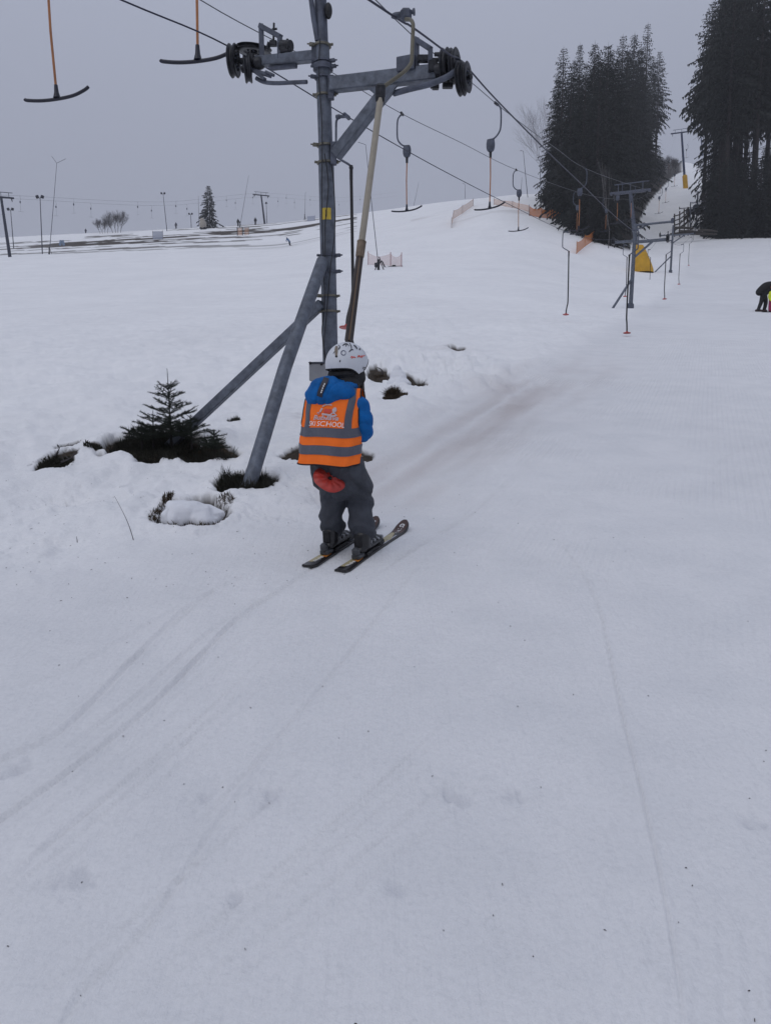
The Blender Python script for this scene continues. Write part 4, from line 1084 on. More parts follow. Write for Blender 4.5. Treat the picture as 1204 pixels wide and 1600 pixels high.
# dark binding tape round armholes and hem
def edge_tape(pts): return MB().tube(pts, .0045, 6)
for fr_ in (0, math.pi):
    vsub('hem_binding', edge_tape([vest_pt(fr_-math.pi/2+math.pi*k_/30, 0, .006) for k_ in range(31)]), BLKF)
    for sg in (-1, 1):
        vsub('armhole_binding', edge_tape([vest_pt(fr_+sg*th_lim(h)*(1 if True else 0), h, .006) for h in np.linspace(.43, 1.0, 24)]), BLKF)
def vest_text(txt, size, h, th0, m, bold=True, shear=0.0, tilt=0.0, sx=1.0, name='lettering'):
    me_ = text_mesh(txt, size, bold, shear)
    for v in me_.vertices:
        x_, y_ = v.co.x*sx, v.co.y+v.co.x*tilt
        v.co = vest_pt(th0+x_/.142, h+y_/.445, .0112)
    me_.materials.clear(); me_.materials.append(m); o_ = bpy.data.objects.new(name, me_); C.objects.link(o_); o_.parent = vest
vest_text('SKI SCHOOL', .040, .532, .0, WHITEP, False, .12, -.02, .70)
vest_text('Bublava', .036, .612, -.03, GREYP, True, .3, -.02, .95)
def vstroke(pts, wd, m, name='logo_stroke'):
    pts = spline2(pts, 6); vs = []; fs = []
    for i_, (t_, h_) in enumerate(pts):
        a_, b_ = pts[max(i_-1, 0)], pts[min(i_+1, len(pts)-1)]
        dx, dy = (b_[0]-a_[0])*.142, (b_[1]-a_[1])*.445; l_ = math.hypot(dx, dy)+1e-9; nx, ny = -dy/l_*wd, dx/l_*wd
        q_ = wd and 1
        vs += [vest_pt(t_+nx/.142, h_+ny/.445, .0112), vest_pt(t_-nx/.142, h_-ny/.445, .0112)]
        if i_: fs.append((2*i_-2, 2*i_-1, 2*i_+1, 2*i_))
    vsub(name, MB().add(vs, fs), m, False)
vstroke([(-0.250,0.683),(-0.200,0.663),(-0.160,0.698),(-0.130,0.738)], .004, GREYP); vstroke([(-0.230,0.678),(-0.200,0.666),(-0.170,0.688)], .004, REDP)
vstroke([(-0.050,0.683),(-0.010,0.713),(0.020,0.703),(-0.010,0.688),(-0.040,0.703),(0.000,0.728)], .0055, REDP); vstroke([(0.060,0.728),(0.070,0.693),(0.095,0.678)], .005, REDP)
vstroke([(0.160,0.733),(0.200,0.738),(0.220,0.713),(0.190,0.693),(0.160,0.708),(0.160,0.733)], .005, GREYP); vstroke([(-0.110,0.663),(0.020,0.653),(0.130,0.638),(0.220,0.643),(0.270,0.658)], .005, GREYP)
vstroke([(0.090,0.653),(0.150,0.678),(0.230,0.668)], .003, GREYP); vstroke([(-0.130,0.758),(-0.030,0.783),(0.090,0.778)], .003, GREYP)
# hood, gathered behind the neck
hd = MB()
hd.ell(K(-.035,-.245,.992), (.130,.080,.082), Matrix.Rotation(-.35, 3, 'Z')@Matrix.Rotation(-.25, 3, 'Y'))
hd.ell(K(-.052,-.222,1.035), (.105,.085,.060), Matrix.Rotation(-.35, 3, 'Z')@Matrix.Rotation(-.3, 3, 'Y'))
hd.ell(K(.052,-.205,1.012), (.085,.078,.058), Matrix.Rotation(-.3, 3, 'Z')@Matrix.Rotation(.30, 3, 'Y'))
hd.ell(K(.01,-.12,1.045), (.105,.08,.045), Matrix.Rotation(-.43, 3, 'Z'))
def hdw(c):
    p_ = c-np.array(org); x_ = p_@np.array(RT); z_ = p_[:, 2]
    n_ = fbm(x_*10+3, z_*12, 3, 25)
    return -1.6*np.exp(-((x_+.02-.30*(z_-1.0))/.006)**2)-1.2*np.exp(-((x_-.055-.5*(z_-1.0))/.006)**2)+n_*1.8+.5*np.sin(z_*60+x_*35+n_*8)
hood = remesh('hood', hd, .007, 4, BLUE, child, hdw, .0055)
# find the hood's rear surface to lay the black tape on it
hv = [v.co.copy() for v in hood.data.vertices]
def hood_hit(px, py, lift=.004):
    a_, b_ = ray(px, py); dr = Vector((a_, 1, b_)).normalized()
    ok, loc, nrm, _ = hood.ray_cast(Vector((0,0,0))-Vector((0,0,0)), dr) if False else (False, None, None, None)
    best = None
    for v in hv:
        q_ = v-dr*v.dot(dr)
        d_ = q_.length
        if d_ < .012:
            k_ = v.dot(dr)
            if best is None or k_ < best: best = k_
    if best is None: best = 4.2
    return dr*(best-lift)
tp0 = [(510,590),(507,598),(503,606),(500,614),(499,620)]
vs = []; fs = []
for i_, (x_, y_) in enumerate(tp0):
    for k_, dx in enumerate((-4.2, 0, 4.2)): vs.append(hood_hit(x_+dx, y_+dx*.35))
    if i_:
        for k_ in range(2): a_ = 3*(i_-1)+k_; fs.append((a_, a_+1, a_+4, a_+3))
tapeo = bpy.data.objects.new('hood_tape', MB().add(vs, fs).mesh('hood_tape', NAVY)); C.objects.link(tapeo); tapeo.parent = hood
mb = MB()
for i_, (x_, y_) in enumerate([(507,600),(505.5,603),(504,606.5),(502.8,610),(501.8,613)]):
    c_ = hood_hit(x_, y_, .007); mb.box(c_, (.006,.002,.009), Matrix.Rotation(.35, 3, 'Y'), 0)
mo = bpy.data.objects.new('tape_lettering', mb.mesh('tape_lettering', WHITEP, False)); C.objects.link(mo); mo.parent = hood
# neck warmer and ear pads
ng = MB(); ng.ell(H(0,-.02,-.085), (.085,.090,.055), HM); ng.ell(H(0,.01,-.06), (.088,.10,.045), HM)
for s_ in (-1, 1): ng.ell(H(s_*.086,.016,-.068), (.018,.042,.052), HM)
ng.ell(H(0,-.045,-.045), (.098,.082,.040), HM); ng.ell(K(.035,-.10,1.055), (.075,.075,.05), None)
remesh('neck_warmer', ng, .006, 3, BLKF, child, lambda c: fbm(c[:,0]*40, c[:,2]*40, 2, 3), .006)
# helmet
def helm(az_, el, off=0.0):        # az 0 = front, + to its right; el from rim (0) to crown (1)
    ca, sa = math.cos(az_), math.sin(az_)
    rim = -.030+.055*max(0, ca)**1.5+.006*max(0, -ca)**2-.040*math.exp(-((abs(az_)-1.45)/.40)**2)
    ph0 = math.asin(max(-.95, min(.95, rim/.122))); ph = ph0+(math.pi/2-ph0)*el
    rx_, ry_, rz_ = .1135+off, .132+off, .124+off
    flare = 1+.03*(1-el)**6
    return H(sa*math.cos(ph)*rx_*flare, ca*math.cos(ph)*ry_*flare-.004, math.sin(ph)*rz_+.012)
nu, nv = 48, 22; vs = []; fs = []
for i_ in range(nv+1):
    for k_ in range(nu): vs.append(helm(-math.pi+2*math.pi*k_/nu, .0+1.0*i_/nv*.999))
for i_ in range(nv):
    for k_ in range(nu): fs.append((i_*nu+k_, i_*nu+(k_+1) % nu, (i_+1)*nu+(k_+1) % nu, (i_+1)*nu+k_))
o_ = len(vs)
for i_ in range(nv+1):
    for k_ in range(nu): vs.append(helm(-math.pi+2*math.pi*k_/nu, i_/nv*.999, -.012))
for i_ in range(nv):
    for k_ in range(nu): fs.append((o_+i_*nu+k_, o_+(i_+1)*nu+k_, o_+(i_+1)*nu+(k_+1) % nu, o_+i_*nu+(k_+1) % nu))
for k_ in range(nu): fs.append((k_, o_+k_, o_+(k_+1) % nu, (k_+1) % nu))
helmet = MB().add(vs, fs).obj('helmet', WHITE, child)
def hsub(name, mb, m, smooth=True):
    o = bpy.data.objects.new(name, mb.mesh(name, m, smooth)); C.objects.link(o); o.parent = helmet; return o
hsub('rim_trim', MB().tube([helm(-math.pi+2*math.pi*k_/60, .0, -.003) for k_ in range(61)], .005, 6, False), BLKF)
def cam_helm(px, py, off=.0015):   # where a sight line through the photograph meets the shell
    a_, b_ = ray(px, py); dr = HM.inverted()@Vector((a_, 1, b_)); o0 = HM.inverted()@(Vector((0,0,0))-hc)-Vector((0,-.004,.012))
    S_ = Vector((1/(.1135+off), 1/(.132+off), 1/(.124+off)))
    d_ = Vector((dr.x*S_.x, dr.y*S_.y, dr.z*S_.z)); p_ = Vector((o0.x*S_.x, o0.y*S_.y, o0.z*S_.z))
    A_, B_, C_ = d_.dot(d_), 2*d_.dot(p_), p_.dot(p_)-1; D_ = B_*B_-4*A_*C_
    t_ = (-B_-math.sqrt(max(D_, 0)))/(2*A_); return Vector((a_*t_, t_, b_*t_))
def hstroke(name, pts, wpx, m, n_=5):
    pts = spline2(pts, n_); vs = []; fs = []
    for i_, (x_, y_) in enumerate(pts):
        a_, b_ = pts[max(i_-1, 0)], pts[min(i_+1, len(pts)-1)]; dx, dy = b_[0]-a_[0], b_[1]-a_[1]; l_ = math.hypot(dx, dy)+1e-9
        k_ = wpx*(1-.5*abs(2*i_/(len(pts)-1)-1)**2)
        vs += [cam_helm(x_-dy/l_*k_, y_+dx/l_*k_), cam_helm(x_+dy/l_*k_, y_-dx/l_*k_)]
        if i_: fs.append((2*i_-2, 2*i_, 2*i_+1, 2*i_-1))
    hsub(name, MB().add(vs, fs), m, False)
for pts, wd in [([(535,540),(538.5,537.5),(542,536.8)],1.0), ([(542,536.5),(541,539),(540,541.5)],.8), ([(542,537),(544,539),(545,541)],.6),
                ([(546,536),(548.5,541),(549,545.5)],.8), ([(545,550),(548,547),(549.5,546.2),(552,546.8)],1.0),
                ([(552.3,539),(555.5,541.5),(558,545.5)],1.1), ([(562,544),(561.8,547)],1.1), ([(531,541),(530,544),(528.5,546)],1.0),
                ([(531.5,562.5),(530.5,566)],1.0), ([(520.5,552.5),(522.5,549)],.5), ([(528,539),(531,541)],.5)]:
    hstroke('dark_mark', pts, wd, NAVY)
hstroke('ring_emblem', [(536.5+3.6*math.cos(t_), 551.3+3.6*math.sin(t_)) for t_ in np.linspace(0, 2*math.pi, 13)], .75, mat('ring_blue', (.05,.06,.12), .5), 2)
for pts in [[(547.5,559),(549.5,557),(551,558.5),(549,560)], [(551.5,558.8),(553,557.5),(554.5,558.8),(555.5,558.2)], [(558.5,559),(560,555.5),(561.5,557.5),(562.5,555)],
            [(562.5,558.5),(564.5,556.8),(566,555.5)], [(565,559.3),(565.5,555)], [(566.5,557),(568.5,555.8),(570,555.8)]]:
    hstroke('red_script', pts, .75, REDP)
STRAP = mat('clip_tan', (.20,.165,.13), .6, 0, .2, 20)
hstroke('goggle_clip', [(526,540.5),(525.2,546),(525.2,556)], 2.6, STRAP); hstroke('clip_button', [(525.4,555),(525.3,558.5)], 2.0, BLKF)
hsub('chin_strap_buckle', MB().lathe(cam_helm(568.5,574.5,.0)+Vector((.002,-.01,-.004)), (0,-1,0), [(.004,0),(.008,.0),(.008,.004),(.004,.004)], 12, True), BLKF)
# boots
def boot(pt0, M3, fv, up, ankle, foot, nm):
    pt = lambda s_, u_, h_=0: pt0(s_-.03, u_, h_)
    b_ = MB()
    b_.box(pt(.390,0,.058), (.076,.265,.055), M3, .022); b_.box(pt(.480,0,.064), (.070,.10,.056), M3, .024)
    b_.tube([pt(.315,0,.06), pt(.325,0,.13), foot+Vector((0,0,.02))], [.050,.052,.055], 14)
    r = remesh('ski_boot', b_, .006, 2, BOOT, child)
    for s_ in (.37, .415, .465):
        q_ = MB().box(pt(s_, .030, .088-.12*(s_-.37)), (.020,.012,.012), M3, .003).tube([pt(s_, .038, .075), pt(s_+.004, .018, .096-.10*(s_-.37)), pt(s_+.006, -.02, .098-.10*(s_-.37))], .003, 5)
        o = bpy.data.objects.new('buckle', q_.mesh('buckle', SILV)); C.objects.link(o); o.parent = r
    q_ = MB().box(pt(.525,.018,.070), (.040,.012,.024), M3, .005); o = bpy.data.objects.new('toe_mark', q_.mesh('toe_mark', SILV)); C.objects.link(o); o.parent = r
    q_ = MB().box(pt(.270,0,.115), (.05,.018,.075), M3, .008); o = bpy.data.objects.new('rear_spoiler', q_.mesh('rear_spoiler', BLKF)); C.objects.link(o); o.parent = r
boot(skR[0], skR[4], skR[1], skR[3], ankR, footR, 'r'); boot(skL[0], skL[4], skL[1], skL[3], ankL, footL, 'l')

# ---- the platter hanger the child rides
hang = empty('platter_hanger', P(592,150,5.02), 'platter hanger in use, its long pale rod pulling the child', 'platter hanger', 'platter hangers of the near lift')
g0 = LP(619, 27, 'A')
gr = P(634, 22, g0.y-.05)
MB().tube([P(611,25,g0.y), P(617,25,g0.y), P(628,23,g0.y)], [.012,.022,.02], 10).box(P(634,23,g0.y-.02), (.075,.06,.075), None, .018).cyl(P(634,19,g0.y), P(647,18.5,g0.y-.03), .014, 8).lathe(P(645,18.7,g0.y-.03), (1,-.2,0), [(.006,0),(.022,.0),(.022,.012),(.006,.012)], 10).obj('grip', GALV_D, hang)
hang_pts = [P(634,30,g0.y-.05), P(641,31,g0.y-.10), P(644.5,36,g0.y-.15), P(645,46,g0.y-.17), P(643.5,80,g0.y-.2), P(643,94,g0.y-.21), P(640,102,g0.y-.22), P(630,113,g0.y-.25), P(604,132,g0.y-.31), P(596,138,g0.y-.33)]
MB().tube(catm(hang_pts, 6), .0125, 12).obj('bent_hook', mat('dull_brass_pipe', (.125,.115,.085), .5, .3, .25, 12), hang)
yb = g0.y-.34
MB().tube([P(596,136,yb), P(595,160,yb)], [.026,.022], 12).box(P(594,143,yb), (.06,.04,.09), None, .012).box(P(592,155,yb), (.045,.045,.05), None, .01).obj('clevis', STEEL, hang)
Ye = 4.80
def rod(t): a_, b_ = P(594.5,150,yb), P(545,531,Ye); return a_.lerp(b_, t)
def at_py(py):
    lo, hi = 0., 1.
    for _ in range(30):
        m_m = (lo+hi)/2; q_ = rod(m_m); v_ = math.atan2(q_.z, q_.y)+PITCH
        if CY-F*math.tan(v_) < py: lo = m_m
        else: hi = m_m
    return rod((lo+hi)/2)
MB().tube([at_py(155), at_py(380)], .0205, 14).obj('pale_rod', BEIGE, hang)
MB().tube([at_py(377), at_py(379), at_py(401), at_py(402)], [.022,.028,.027,.022], 16).tube([at_py(377), at_py(379)], .029, 16).obj('collar', COLLAR, hang)
hi_ = at_py(400); lo_ = rod(1.0); side = Vector((1,.0,.12)).normalized()
end_pts = [lo_, K(.015,.10,1.08), K(.012,.065,.85), K(.006,.02,.66), K(.0,-.06,.53), K(-.002,-.16,.46), K(-.015,-.295,.465)]
for d_, nm in ((-.0125, 'dark_tube'), (.0125, 'dark_tube')):
    MB().tube([hi_+side*d_*.7, lo_+side*d_]+[p+side*d_*.8 for p in catm(end_pts, 5)[1:]], .0145, 12).obj(nm, DBROWN, hang)
MB().tube([hi_+Vector((.001,-.011,0)), lo_+Vector((.001,-.011,0))], .0035, 6).obj('seam_stripe', TAN, hang)
pc = P(514.5, 748.5, K(0,-.30,.45).y); toc = (-pc).normalized()
ma = Vector((math.sin(R_(27)), 0, math.cos(R_(27)))); pn = (toc*.50-ma*.87).normalized()
pn = (toc*.58+ma*.80).normalized()
# the plate: dished disc with radial ribs
n_ = 40; vs = []; fs = []
a1 = pn.cross(Vector((0,0,1))).normalized(); a2 = pn.cross(a1)
prof = [(.012,.006),(.03,.010),(.06,.010),(.085,.004),(.096,-.006),(.094,-.012),(.05,-.012),(.01,-.012)]
for r_, h_ in prof:
    for k_ in range(n_):
        t_ = 2*math.pi*k_/n_; hh_ = h_+(.0035*math.cos(t_*10) if .02 < r_ < .09 and h_ > 0 else 0)
        vs.append(pc+pn*hh_+(a1*math.cos(t_)+a2*math.sin(t_))*r_*(1+.02*math.cos(t_*5)))
m_ = len(prof)
for i_ in range(m_-1):
    for k_ in range(n_): fs.append((i_*n_+k_, i_*n_+(k_+1) % n_, (i_+1)*n_+(k_+1) % n_, (i_+1)*n_+k_))
pla = MB().add(vs, fs).obj('plate', RED, hang)
hb = MB().lathe(pc+pn*.002, pn, [(.011,0),(.011,.010),(.004,.011)], 12).mesh('hub', BLKF); ho = bpy.data.objects.new('hub', hb); C.objects.link(ho); ho.parent = pla

# ================================================================== vegetation
def needle_branch(V, Fc, p0, d, ln, rs, dens=260, nl=.022, droop=.12, side=True, lvl=0):
    """a spruce twig with needles; appends to lists"""
    n = max(4, int(ln/.035)); pts = []; p = p0.copy(); dd = d.copy()
    for i in range(n+1):
        pts.append(p.copy()); p = p+dd*(ln/n); dd = (dd+Vector((rs.uniform(-.06,.06), rs.uniform(-.06,.06), -droop/n*(1 if i < n*.6 else -.8)))).normalized()
    o = len(V)
    for i, q in enumerate(pts):
        r = .0035*(1-i/(n+1))+.0012
        t = (pts[min(i+1, n)]-pts[max(i-1, 0)]).normalized(); a = t.cross(Vector((0, 0, 1))); a = a.normalized() if a.length > .01 else Vector((1, 0, 0)); b = t.cross(a)
        for k in range(3):
            g = 2*math.pi*k/3; V.append(q+(a*math.cos(g)+b*math.sin(g))*r)
    for i in range(n):
        for k in range(3): Fc.append((o+i*3+k, o+i*3+(k+1) % 3, o+i*3+3+(k+1) % 3, o+i*3+3+k))
    for _ in range(int(dens*ln)):
        s = rs.uniform(.04, 1)*n; i = min(int(s), n-1); q = pts[i].lerp(pts[i+1], s-i); t = (pts[i+1]-pts[i]).normalized()
        g = rs.uniform(0, 2*math.pi); a = t.cross(Vector((0, 0, 1))); a = a.normalized() if a.length > .01 else Vector((1, 0, 0)); b = t.cross(a)
        dn = (a*math.cos(g)+b*math.sin(g)+t*.7).normalized(); w_ = t.cross(dn).normalized()*.0019
        l2 = nl*rs.uniform(.7, 1.2); o = len(V); V += [q-w_, q+w_, q+dn*l2]; Fc.append((o, o+1, o+2))
    if side and ln > .10:
        for k in range(int(ln/.045)):
            s = rs.uniform(.25, .95); i = min(int(s*n), n-1); q = pts[i]; t = (pts[i+1]-pts[i]).normalized(); a = t.cross(Vector((0, 0, 1))).normalized()
            sg = 1 if k % 2 else -1
            needle_branch(V, Fc, q, (t*.8+a*sg*.75).normalized(), ln*.42*(1.05-s)+.03, rs, dens, nl, droop*.4, False, lvl+1)
def young_spruce(loc, h, rad, seed, label, bare_top=.22, dens=260, grp='young spruces round the square brace'):
    rs = random.Random(seed); r = empty('young_spruce', loc, label, 'young spruce', grp)
    lean = Vector((rs.uniform(-.05, .05), rs.uniform(-.05, .05), 1))
    MB().tube([loc-Vector((0,0,.05)), loc+lean*h*.5, loc+lean*h], [.011+.006*h, .007, .002], 7).obj('trunk', BARK, r)
    V, Fc = [], []; z_ = .04
    while z_ < h*(1-bare_top*.5):
        t_ = z_/h; L_ = rad*(1-t_)**.85+.03; k = 5+rs.randint(0, 2); a0 = rs.uniform(0, 6)
        for j in range(k):
            g = a0+2*math.pi*j/k+rs.uniform(-.3, .3); el = .22+.55*t_**1.3+rs.uniform(-.14,.16)
            d = Vector((math.cos(g)*math.cos(el), math.sin(g)*math.cos(el), math.sin(el)))
            needle_branch(V, Fc, loc+lean*z_, d, L_*rs.uniform(.5, 1.15), rs, dens*1.3, .026, rs.uniform(-.1,.25))
        z_ += (.042+.085*t_)*(.6+.8*rs.random())*(h/.6)**.5
    needle_branch(V, Fc, loc+lean*h*(1-bare_top), Vector((lean.x, lean.y, 1)).normalized(), h*bare_top, rs, dens*.8, .02, 0, False)
    MB().add(V, Fc).obj('crown', SPR2, r, False); return r
g_ = GP(268, 690); young_spruce(g_, P(267,576,g_.y).z-g_.z, .40, 3, 'tallest young spruce, its bare pointed leader rising left of the square brace', .26)
for (px, py, tpy, rad, sd, lab) in [(240,692,641,.30,5,'bushy young spruce left of the tallest one, with two blunt tips'),
        (300,694,655,.36,8,'low young spruce spreading right of the tallest one, under the square brace'),
        (222,694,662,.20,11,'small dark young spruce at the left of the spruce clump'),
        (336,708,672,.22,14,'small young spruce between the spruce clump and the round brace')]:
    g_ = GP(px, py); young_spruce(g_, P(px,tpy,g_.y).z-g_.z, rad, sd, lab, .2)
def tuft(name, spots, label, m, blades, hgt, wdt=.004, cat='dead plants', curl=.5, seed=1, kind='stuff', dz=-.03):
    rs = random.Random(seed); V, Fc = [], []
    for (px, py, rx, ry, k) in spots:
        cx, cy = base_hit(px, py); rx, ry = rx*cy/F, ry*cy*cy/1980
        xs = []; ys = []
        for _ in range(int(blades*k)):
            g = rs.uniform(0, 6.283); q = math.sqrt(rs.random()); xs.append(cx+math.cos(g)*rx*q); ys.append(cy+math.sin(g)*ry*q)
        xa, ya = np.array(xs), np.array(ys); za = base_z(xa, ya)+details(xa, ya)[0]
        for x_, y_, z_ in zip(xs, ys, za):
            p = Vector((x_, y_, z_+dz)); h_ = hgt*rs.uniform(.35, 1.1); g = rs.uniform(0, 6.283); tl = rs.uniform(0, curl)
            d = Vector((math.cos(g)*tl, math.sin(g)*tl, 1)).normalized(); w_ = Vector((-math.sin(g+.7), math.cos(g+.7), 0))*wdt*rs.uniform(.6, 1.2)
            m1 = p+d*h_*.55; tp = m1+(d+Vector((math.cos(g)*tl, math.sin(g)*tl, -tl*.8))).normalized()*h_*.5
            o = len(V); V += [p-w_, p+w_, m1+w_*.8, m1-w_*.8, tp]; Fc += [(o, o+1, o+2, o+3), (o+3, o+2, o+4)]
    o = MB().add(V, Fc).obj(name, m, None, False); tag(o, label, cat, None, kind); return o
tuft('heath_plants', [(205,688,26,13,1.0),(250,692,48,19,1.7),(300,704,50,12,1.6),(335,709,30,7,.7),(240,682,45,12,1.0)], 'dark low heath plants filling the thawed hollow under the young spruces', JUNIPER, 2600, .10, .005, 'heath plants', .9, 3)
tuft('heath_plants', [(360,756,19,9,.7),(403,757,27,10,1.4),(408,762,18,7,.8),(385,766,20,5,.5)], 'dark shrubby plants round the foot of the round brace', JUNIPER, 1500, .13, .004, 'heath plants', .55, 4)
tuft('heath_plants', [(88,720,22,9,.9),(76,716,10,7,.4)], 'black rotten plants in the small thawed hole at the far left', JUNIPER, 3600, .06, .006, 'heath plants', .9, 5)
tuft('heath_plants', [(105,693,19,4,1)], 'twiggy dark plants poking out just above the far left hole', JUNIPER, 700, .06, .004, 'heath plants', .9, 6)
tuft('dry_grass', [(251,795,9,17,1.2),(262,780,7,5,.5),(350,784,15,6,.7),(300,820,38,4,.7),(340,806,12,8,.4)], 'dry grass round the lump of old snow', GRASS, 520, .050, .003, 'dry grass', .9, 7, dz=-.01)
tuft('dry_grass', [(458,710,14,7,1)], 'brown grass in the thawed ring left of the child\'s hip', GRASS, 800, .035, .004, 'dry grass', 1.2, 8)
tuft('dry_grass', [(566,713,14,9,1)], 'brown grass in the thawed ring right of the child\'s hip', GRASS, 800, .035, .004, 'dry grass', 1.2, 9)
tuft('dry_grass', [(590,584,13,6,1),(642,598,19,6,1.2),(655,602,14,3,.4)], 'brown turf showing on both sides of the pointed snow lump', GRASS, 1500, .05, .005, 'dry grass', 1.1, 10)
tuft('dry_grass', [(617,632,19,5,1.0)], 'ragged brown edge of the tuft right of the child\'s shoulder', GRASS, 2200, .05, .005, 'dry grass', 1.0, 21, dz=.0)
tuft('dry_grass', [(613,629,9,3,1.0)], 'single brown tuft right of the child\'s shoulder', GRASS, 1500, .17, .006, 'dry grass', .7, 11, dz=.0)
tuft('dry_grass', [(365,660,10,3,1)], 'tiny dark tuft in the snow left of the child, between the braces', JUNIPER, 140, .065, .004, 'dry grass', .8, 12, dz=0)
tuft('dry_grass', [(150,700,11,2.5,1),(138,702,6,2,.5)], 'sprig lying on the snow between the far left hole and the spruces', JUNIPER, 260, .045, .004, 'dry grass', 1.2, 13, dz=0)
tuft('dry_grass', [(708,541,14,2.5,1)], 'faint dark turf crack in the broken snow crust, above right of the child', GRASS, 500, .03, .006, 'dry grass', 1.2, 14)
# single sprigs and twigs standing out of the snow
def twig(pts, r, label, forks=0, seed=0, m=TWIG):
    rs = random.Random(seed); mb = MB().tube(catm(pts, 4), [r*(1-.7*i/(len(catm(pts,4))-1)) for i in range(len(catm(pts,4)))], 5)
    P_ = catm(pts, 4)
    for k in range(forks):
        q = P_[rs.randint(2, len(P_)-2)]; g = rs.uniform(0, 6.28); l = rs.uniform(.03, .08)
        mb.tube([q, q+Vector((math.cos(g)*l, math.sin(g)*l*.5, rs.uniform(.02,.07)))], [r*.6, r*.2], 4)
    tag(mb.obj('twig', m), label, 'twig', 'twigs sticking out of the snow')
g_ = GP(209, 845); twig([g_, P(203,825,g_.y), P(196,808,g_.y-.01), P(187,790,g_.y), P(179,775,g_.y+.02)], .0028, 'long thin bare twig leaning left out of the snow below the dimples')
g_ = GP(121, 848); twig([g_, P(120.5,842,g_.y), P(119.5,838,g_.y)], .003, 'very short twig standing left of the long leaning twig')
g_ = GP(343, 709); twig([g_, P(341,698,g_.y), P(341,684,g_.y)], .005, 'upright sprig at the right end of the spruce clump', 5, 3, SPR2)
g_ = GP(365, 714); twig([g_, P(365,705,g_.y), P(367,697,g_.y)], .004, 'small forked sprig just left of the round brace', 4, 4, SPR2)
g_ = GP(402, 750); twig([g_, P(404,730,g_.y), P(407,712,g_.y), P(406,706,g_.y)], .005, 'tall forked sprig growing against the round brace foot', 6, 5, SPR2)
g_ = GP(600, 580); twig([P(598,586,g_.y), P(596,578,g_.y), P(589,574,g_.y)], .016, 'short thick dark stub beside the pointed snow lump', 0, 6)
g_ = GP(115, 703); twig([P(83,725,g_.y-.2), P(90,706,g_.y-.2), P(93,703,g_.y-.2)], .010, 'dark curled root in the far left hole', 2, 6)
g_ = GP(115, 722); twig([P(96,722,g_.y-.1), P(106,718,g_.y-.1), P(114,714,g_.y-.1)], .009, 'dark root lying on the right rim of the far left hole', 3, 9)
# lumps of old snow
def lump(name, prims, label, seed):
    mb = MB()
    for c_, rd, M_ in prims:
        if M_ is None: mb.ell(c_, rd, None, 14, 10)
        else: mb.box(c_, [2*q_ for q_ in rd], M_, .03)
    o = remesh(name, mb, .012, 6, SNOWM, None, lambda c: fbm(c[:,0]*6+seed, c[:,2]*6+c[:,1]*3, 4, seed)*2+.9*np.abs(fbm(c[:,0]*11+seed, c[:,1]*8+c[:,2]*9, 3, seed+4)), .032)
    tag(o, label, 'snow lump', 'lumps of old snow')
g_ = GP(298, 810); lump('snow_lump', [(g_+Vector((-.03,.06,.035)), (.15,.20,.065), Matrix.Rotation(.35,3,'Z')@Matrix.Rotation(.12,3,'Y')), (g_+Vector((.07,.04,.015)), (.12,.17,.055), Matrix.Rotation(-.3,3,'Z')@Matrix.Rotation(.35,3,'Y')), (g_+Vector((-.08,.0,.0)), (.09,.14,.06), Matrix.Rotation(.8,3,'Z')), (g_+Vector((-.02,.04,.07)), (.11,.14,.05), None)], 'rounded lump of old snow lying in the thawed ring, lower left', 3)
g_ = GP(622, 603); lump('snow_lump', [(g_+Vector((0,.05,.03)), (.20,.15,.11), None), (g_+Vector((0,.07,.13)), (.13,.10,.11), None), (g_+Vector((-.01,.08,.23)), (.065,.06,.085), None)], 'pointed lump of old snow between two brown patches, right of the child', 6)
# crumbs of bark and needles on the trodden snow
rs = random.Random(5); V, Fc = [], []
for k_ in range(360):
    Y_ = 1.5*math.exp(rs.random()*1.9); x_ = rs.uniform(-.62, .62)*Y_
    if k_ > 90: x_, Y_ = (-1.8+rs.gauss(0, 1.4)), 5.6+rs.gauss(0, 1.3)
    if Y_ < 1.4: continue
    z_ = gz(x_, Y_)+.0015; g = rs.uniform(0, 3.14); l = rs.uniform(.002, .006)*(.8 if k_ <= 90 else 1.3); w_ = rs.uniform(.0006, .0012)
    if rs.random() < .04: l *= 1.6; w_ *= 1.4
    d = Vector((math.cos(g), math.sin(g), .18*math.sin(g))); s_ = Vector((-math.sin(g), math.cos(g), 0)); p = Vector((x_, Y_, z_)); o = len(V)
    V += [p-d*l-s_*w_, p+d*l-s_*w_, p+d*l+s_*w_, p-d*l+s_*w_, p+Vector((0,0,.003))]; Fc += [(o, o+1, o+4), (o+1, o+2, o+4), (o+2, o+3, o+4), (o+3, o, o+4)]
tag(MB().add(V, Fc).obj('crumbs', TWIG, None, False), 'dark crumbs of bark and needles scattered over the snow', 'crumbs', None, 'stuff')

